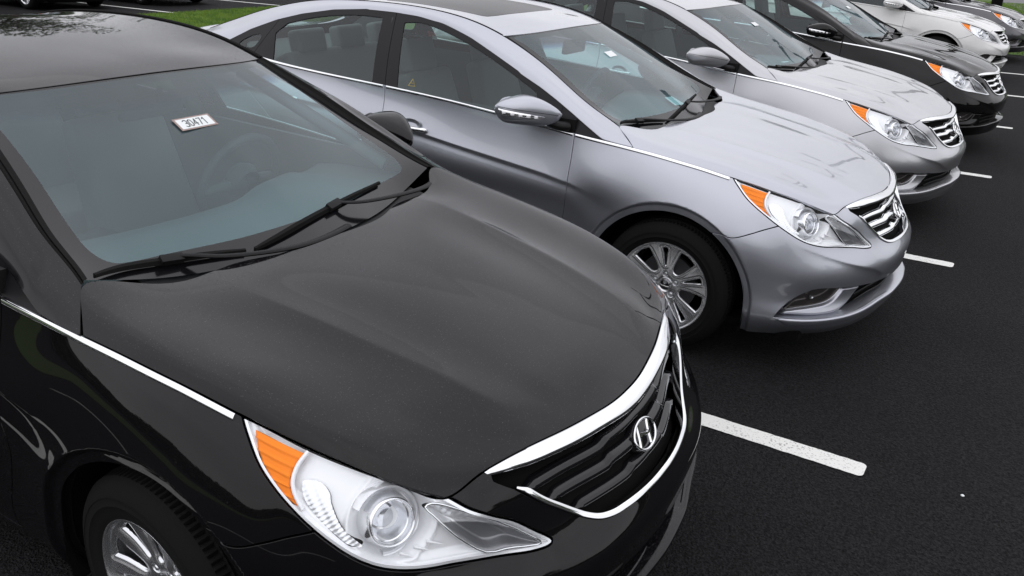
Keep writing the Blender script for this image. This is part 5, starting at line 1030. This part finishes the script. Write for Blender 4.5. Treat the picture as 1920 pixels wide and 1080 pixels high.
obj('grass', grass([(-17.65, -13.0, 10.5, 19.0, 70000), (-4.5, .6, 20.22, 42, 90000)]), bl_m, None, kind='stuff')
# a post beside the far end of the row
m = MB().revolve([(.16, 0), (.16, .03), (.13, .06), (.125, .5), (.10, 5.5), (.095, 5.6)], 20, c=(-1.60, 24.0, 0), ax=(0, 0, 1), e1=(1, 0, 0)); pst = empty('lamp_post', (-1.55, 24.0, 0), 0, None, label='dark lamp post standing in the grass beyond the far grey sedan', category='lamp post')
obj('pole', MB().revolve([(.0, .0), (.22, 0), (.22, .04), (.15, .09), (.125, .5), (.085, 8.1), (.0, 8.1)], 24, ax=(0, 0, 1), e1=(1, 0, 0)).mesh('pole'), M['matte_black'], pst)
for sg in (-1, 1):
    obj('lamp_arm', MB().tube([(0, 0, 7.9), (sg * .45, -.05, 8.0)], .045, 8).mesh('lamp_arm'), M['matte_black'], pst); obj('lamp_head', MB().box((sg * .85, -.05, 8.0), (.42, .20, .08)).mesh('lamp_head', bevel=.02), M['matte_black'], pst)
# bits of grit on the tarmac
gm_ = MB(); 
def pebble(x, y, r, m_, label):
    m = MB(); V = []; n = 10
    m.revolve([(.0001, r * .6), (r * .6, r * .52), (r, r * .15), (r * .8, -.001)], 9, ax=(0, 0, 1), e1=(1, 0, 0)); o = obj('pebble', m.mesh('pebble', angle=80), m_, None, label=label, category='pebble'); o.location = (x, y, 0); return o
pebble(.07, 3.13, .0075, M['paper'], 'small white pebble on the black asphalt right of the nearest line')
# opposite row, seen only below the sills over the nearest roof
OPP = 'dark cars parked in the opposite row behind the grass'
build_car('black car behind the grass at the top left edge of the picture', 'car', OPP, (-20.6, 8.9, 0), 0, 'black_paint_glossy', wheel=1, led=False)
build_car('black car behind the grass with a bright wheel above the nearest roof', 'car', OPP, (-20.3, 12.15, 0), 0, 'black_paint_glossy', wheel=1, led=False)
build_car('black car behind the grass strip, between two white lines', 'car', OPP, (-20.05, 14.95, 0), 0, 'black_paint_glossy', wheel=1, led=False)
# trees that ring the lot; all but the first added, unseen, for paint reflections
bark = mat('bark', (0.05, 0.04, 0.03), 0.9); leafm = mat('foliage', (0.05, 0.075, 0.025), 0.7)
def leaf_tree(h, r, seed, n=9000, ls=.16):
    rg = np.random.default_rng(seed); tr = MB(); top = np.array([rg.normal(0, .3), rg.normal(0, .3), h * .8]); pts = natspl(np.array([0, .5, 1.]), np.array([[0, 0, 0], [rg.normal(0, .2), rg.normal(0, .2), h * .4], top]), np.linspace(0, 1, 12)); tr.tube(pts, np.linspace(.028 * h, .004 * h, 12), 9)
    cl = []
    for k in range(16):
        i = rg.integers(4, 11); a = rg.uniform(0, 2 * PI); L = r * rg.uniform(.5, 1.0); e_ = pts[i] + np.array([math.cos(a) * L, math.sin(a) * L, L * rg.uniform(.2, .8)]); mid = (pts[i] + e_) / 2 + np.array([0, 0, -.1 * L]); tr.tube([pts[i], mid, e_], [.009 * h, .006 * h, .002 * h], 6); cl += [(e_, r * rg.uniform(.32, .5)), (mid + np.array([0, 0, .25 * L]), r * rg.uniform(.25, .4))]
    cl.append((top, r * .5)); V = []; F = []; cs = np.array([c_[0] for c_ in cl]); rs_ = np.array([c_[1] for c_ in cl]); ix = rg.integers(0, len(cl), n); d_ = rg.normal(0, 1, (n, 3)); d_ /= np.linalg.norm(d_, axis=1, keepdims=True); P = cs[ix] + d_ * rs_[ix, None] * rg.uniform(.55, 1.08, (n, 1)) * np.array([1, 1, .8])
    A = rg.normal(0, 1, (n, 3)); A /= np.linalg.norm(A, axis=1, keepdims=True); B2 = np.cross(A, rg.normal(0, 1, (n, 3))); B2 /= np.linalg.norm(B2, axis=1, keepdims=True); s1_ = rg.uniform(.5, 1.2, (n, 1)) * ls
    Q_ = np.stack([P - A * s1_ , P + B2 * s1_ * .45, P + A * s1_, P - B2 * s1_ * .45], 1).reshape(-1, 3); me = bpy.data.meshes.new('crown'); me.from_pydata(Q_.tolist(), [], [(4 * i, 4 * i + 1, 4 * i + 2, 4 * i + 3) for i in range(n)]); me.update(); return tr.mesh('trunk', angle=60), me
TREES = [leaf_tree(10, 3.6, 3), leaf_tree(13, 4.6, 5, 11000, .2)]
def place_tree(x, y, s_, k, label, rz):
    tr, cr_ = TREES[k]; e_ = empty('tree', (x, y, 0), rz, None, label=label, category='tree', group='trees round the car park'); e_.scale = (s_,) * 3
    obj('trunk', tr, bark if not tr.materials else [], e_); o = obj('crown', cr_, leafm if not cr_.materials else [], e_); o['kind'] = 'stuff'
TL = [(-27, 14.6, .80, 0, 'leafy tree behind the opposite row, mirrored in the nearest roof'), (-62, 46, .8, 1, 'unseen big tree far behind the opposite row of black cars'), (-40, 4, .9, 1, 'unseen tall tree behind the leftmost black car of the opposite row'), (-14, 70, .8, 1, 'unseen tree across the road, left of the lamp post'), (6, 66, .7, 0, 'unseen small tree across the road, right of the lamp post'), (38, 40, .8, 1, 'unseen tree at the far right corner of the lot'), (44, 8, .8, 1, 'unseen tree on the open side of the lot in front of the row'), (30, -34, .8, 0, 'unseen small tree behind the camera at the lot corner')]
for k, (x, y, s_, kk, lab) in enumerate(TL): place_tree(x, y, s_, kk, lab, k * 1.3)
# far leaf ring on every side, out of view, added to darken low reflections
V = []; F = []; n = 150000; a = rng.uniform(0, 2 * PI, n); rr_ = rng.uniform(72, 96, n); hh_ = (5.2 + 1.0 * np.sin(a * 5) + .9 * np.sin(a * 13 + 1) + .6 * np.sin(a * 37)) * rng.uniform(.0, 1.0, n) ** .7
P = np.stack([-8 + rr_ * np.cos(a), 12 + rr_ * np.sin(a), hh_], 1); A = rng.normal(0, 1, (n, 3)); A /= np.linalg.norm(A, axis=1, keepdims=True); B2 = np.cross(A, rng.normal(0, 1, (n, 3))); B2 /= np.linalg.norm(B2, axis=1, keepdims=True); s1_ = rng.uniform(.28, .62, (n, 1))
Q_ = np.stack([P - A * s1_, P + B2 * s1_ * .7, P + A * s1_, P - B2 * s1_ * .7], 1).reshape(-1, 3); me = bpy.data.meshes.new('unseen_woodland'); me.from_pydata(Q_.tolist(), [], [(4 * i, 4 * i + 1, 4 * i + 2, 4 * i + 3) for i in range(n)]); me.update(); obj('unseen_woodland', me, leafm, None, kind='stuff')
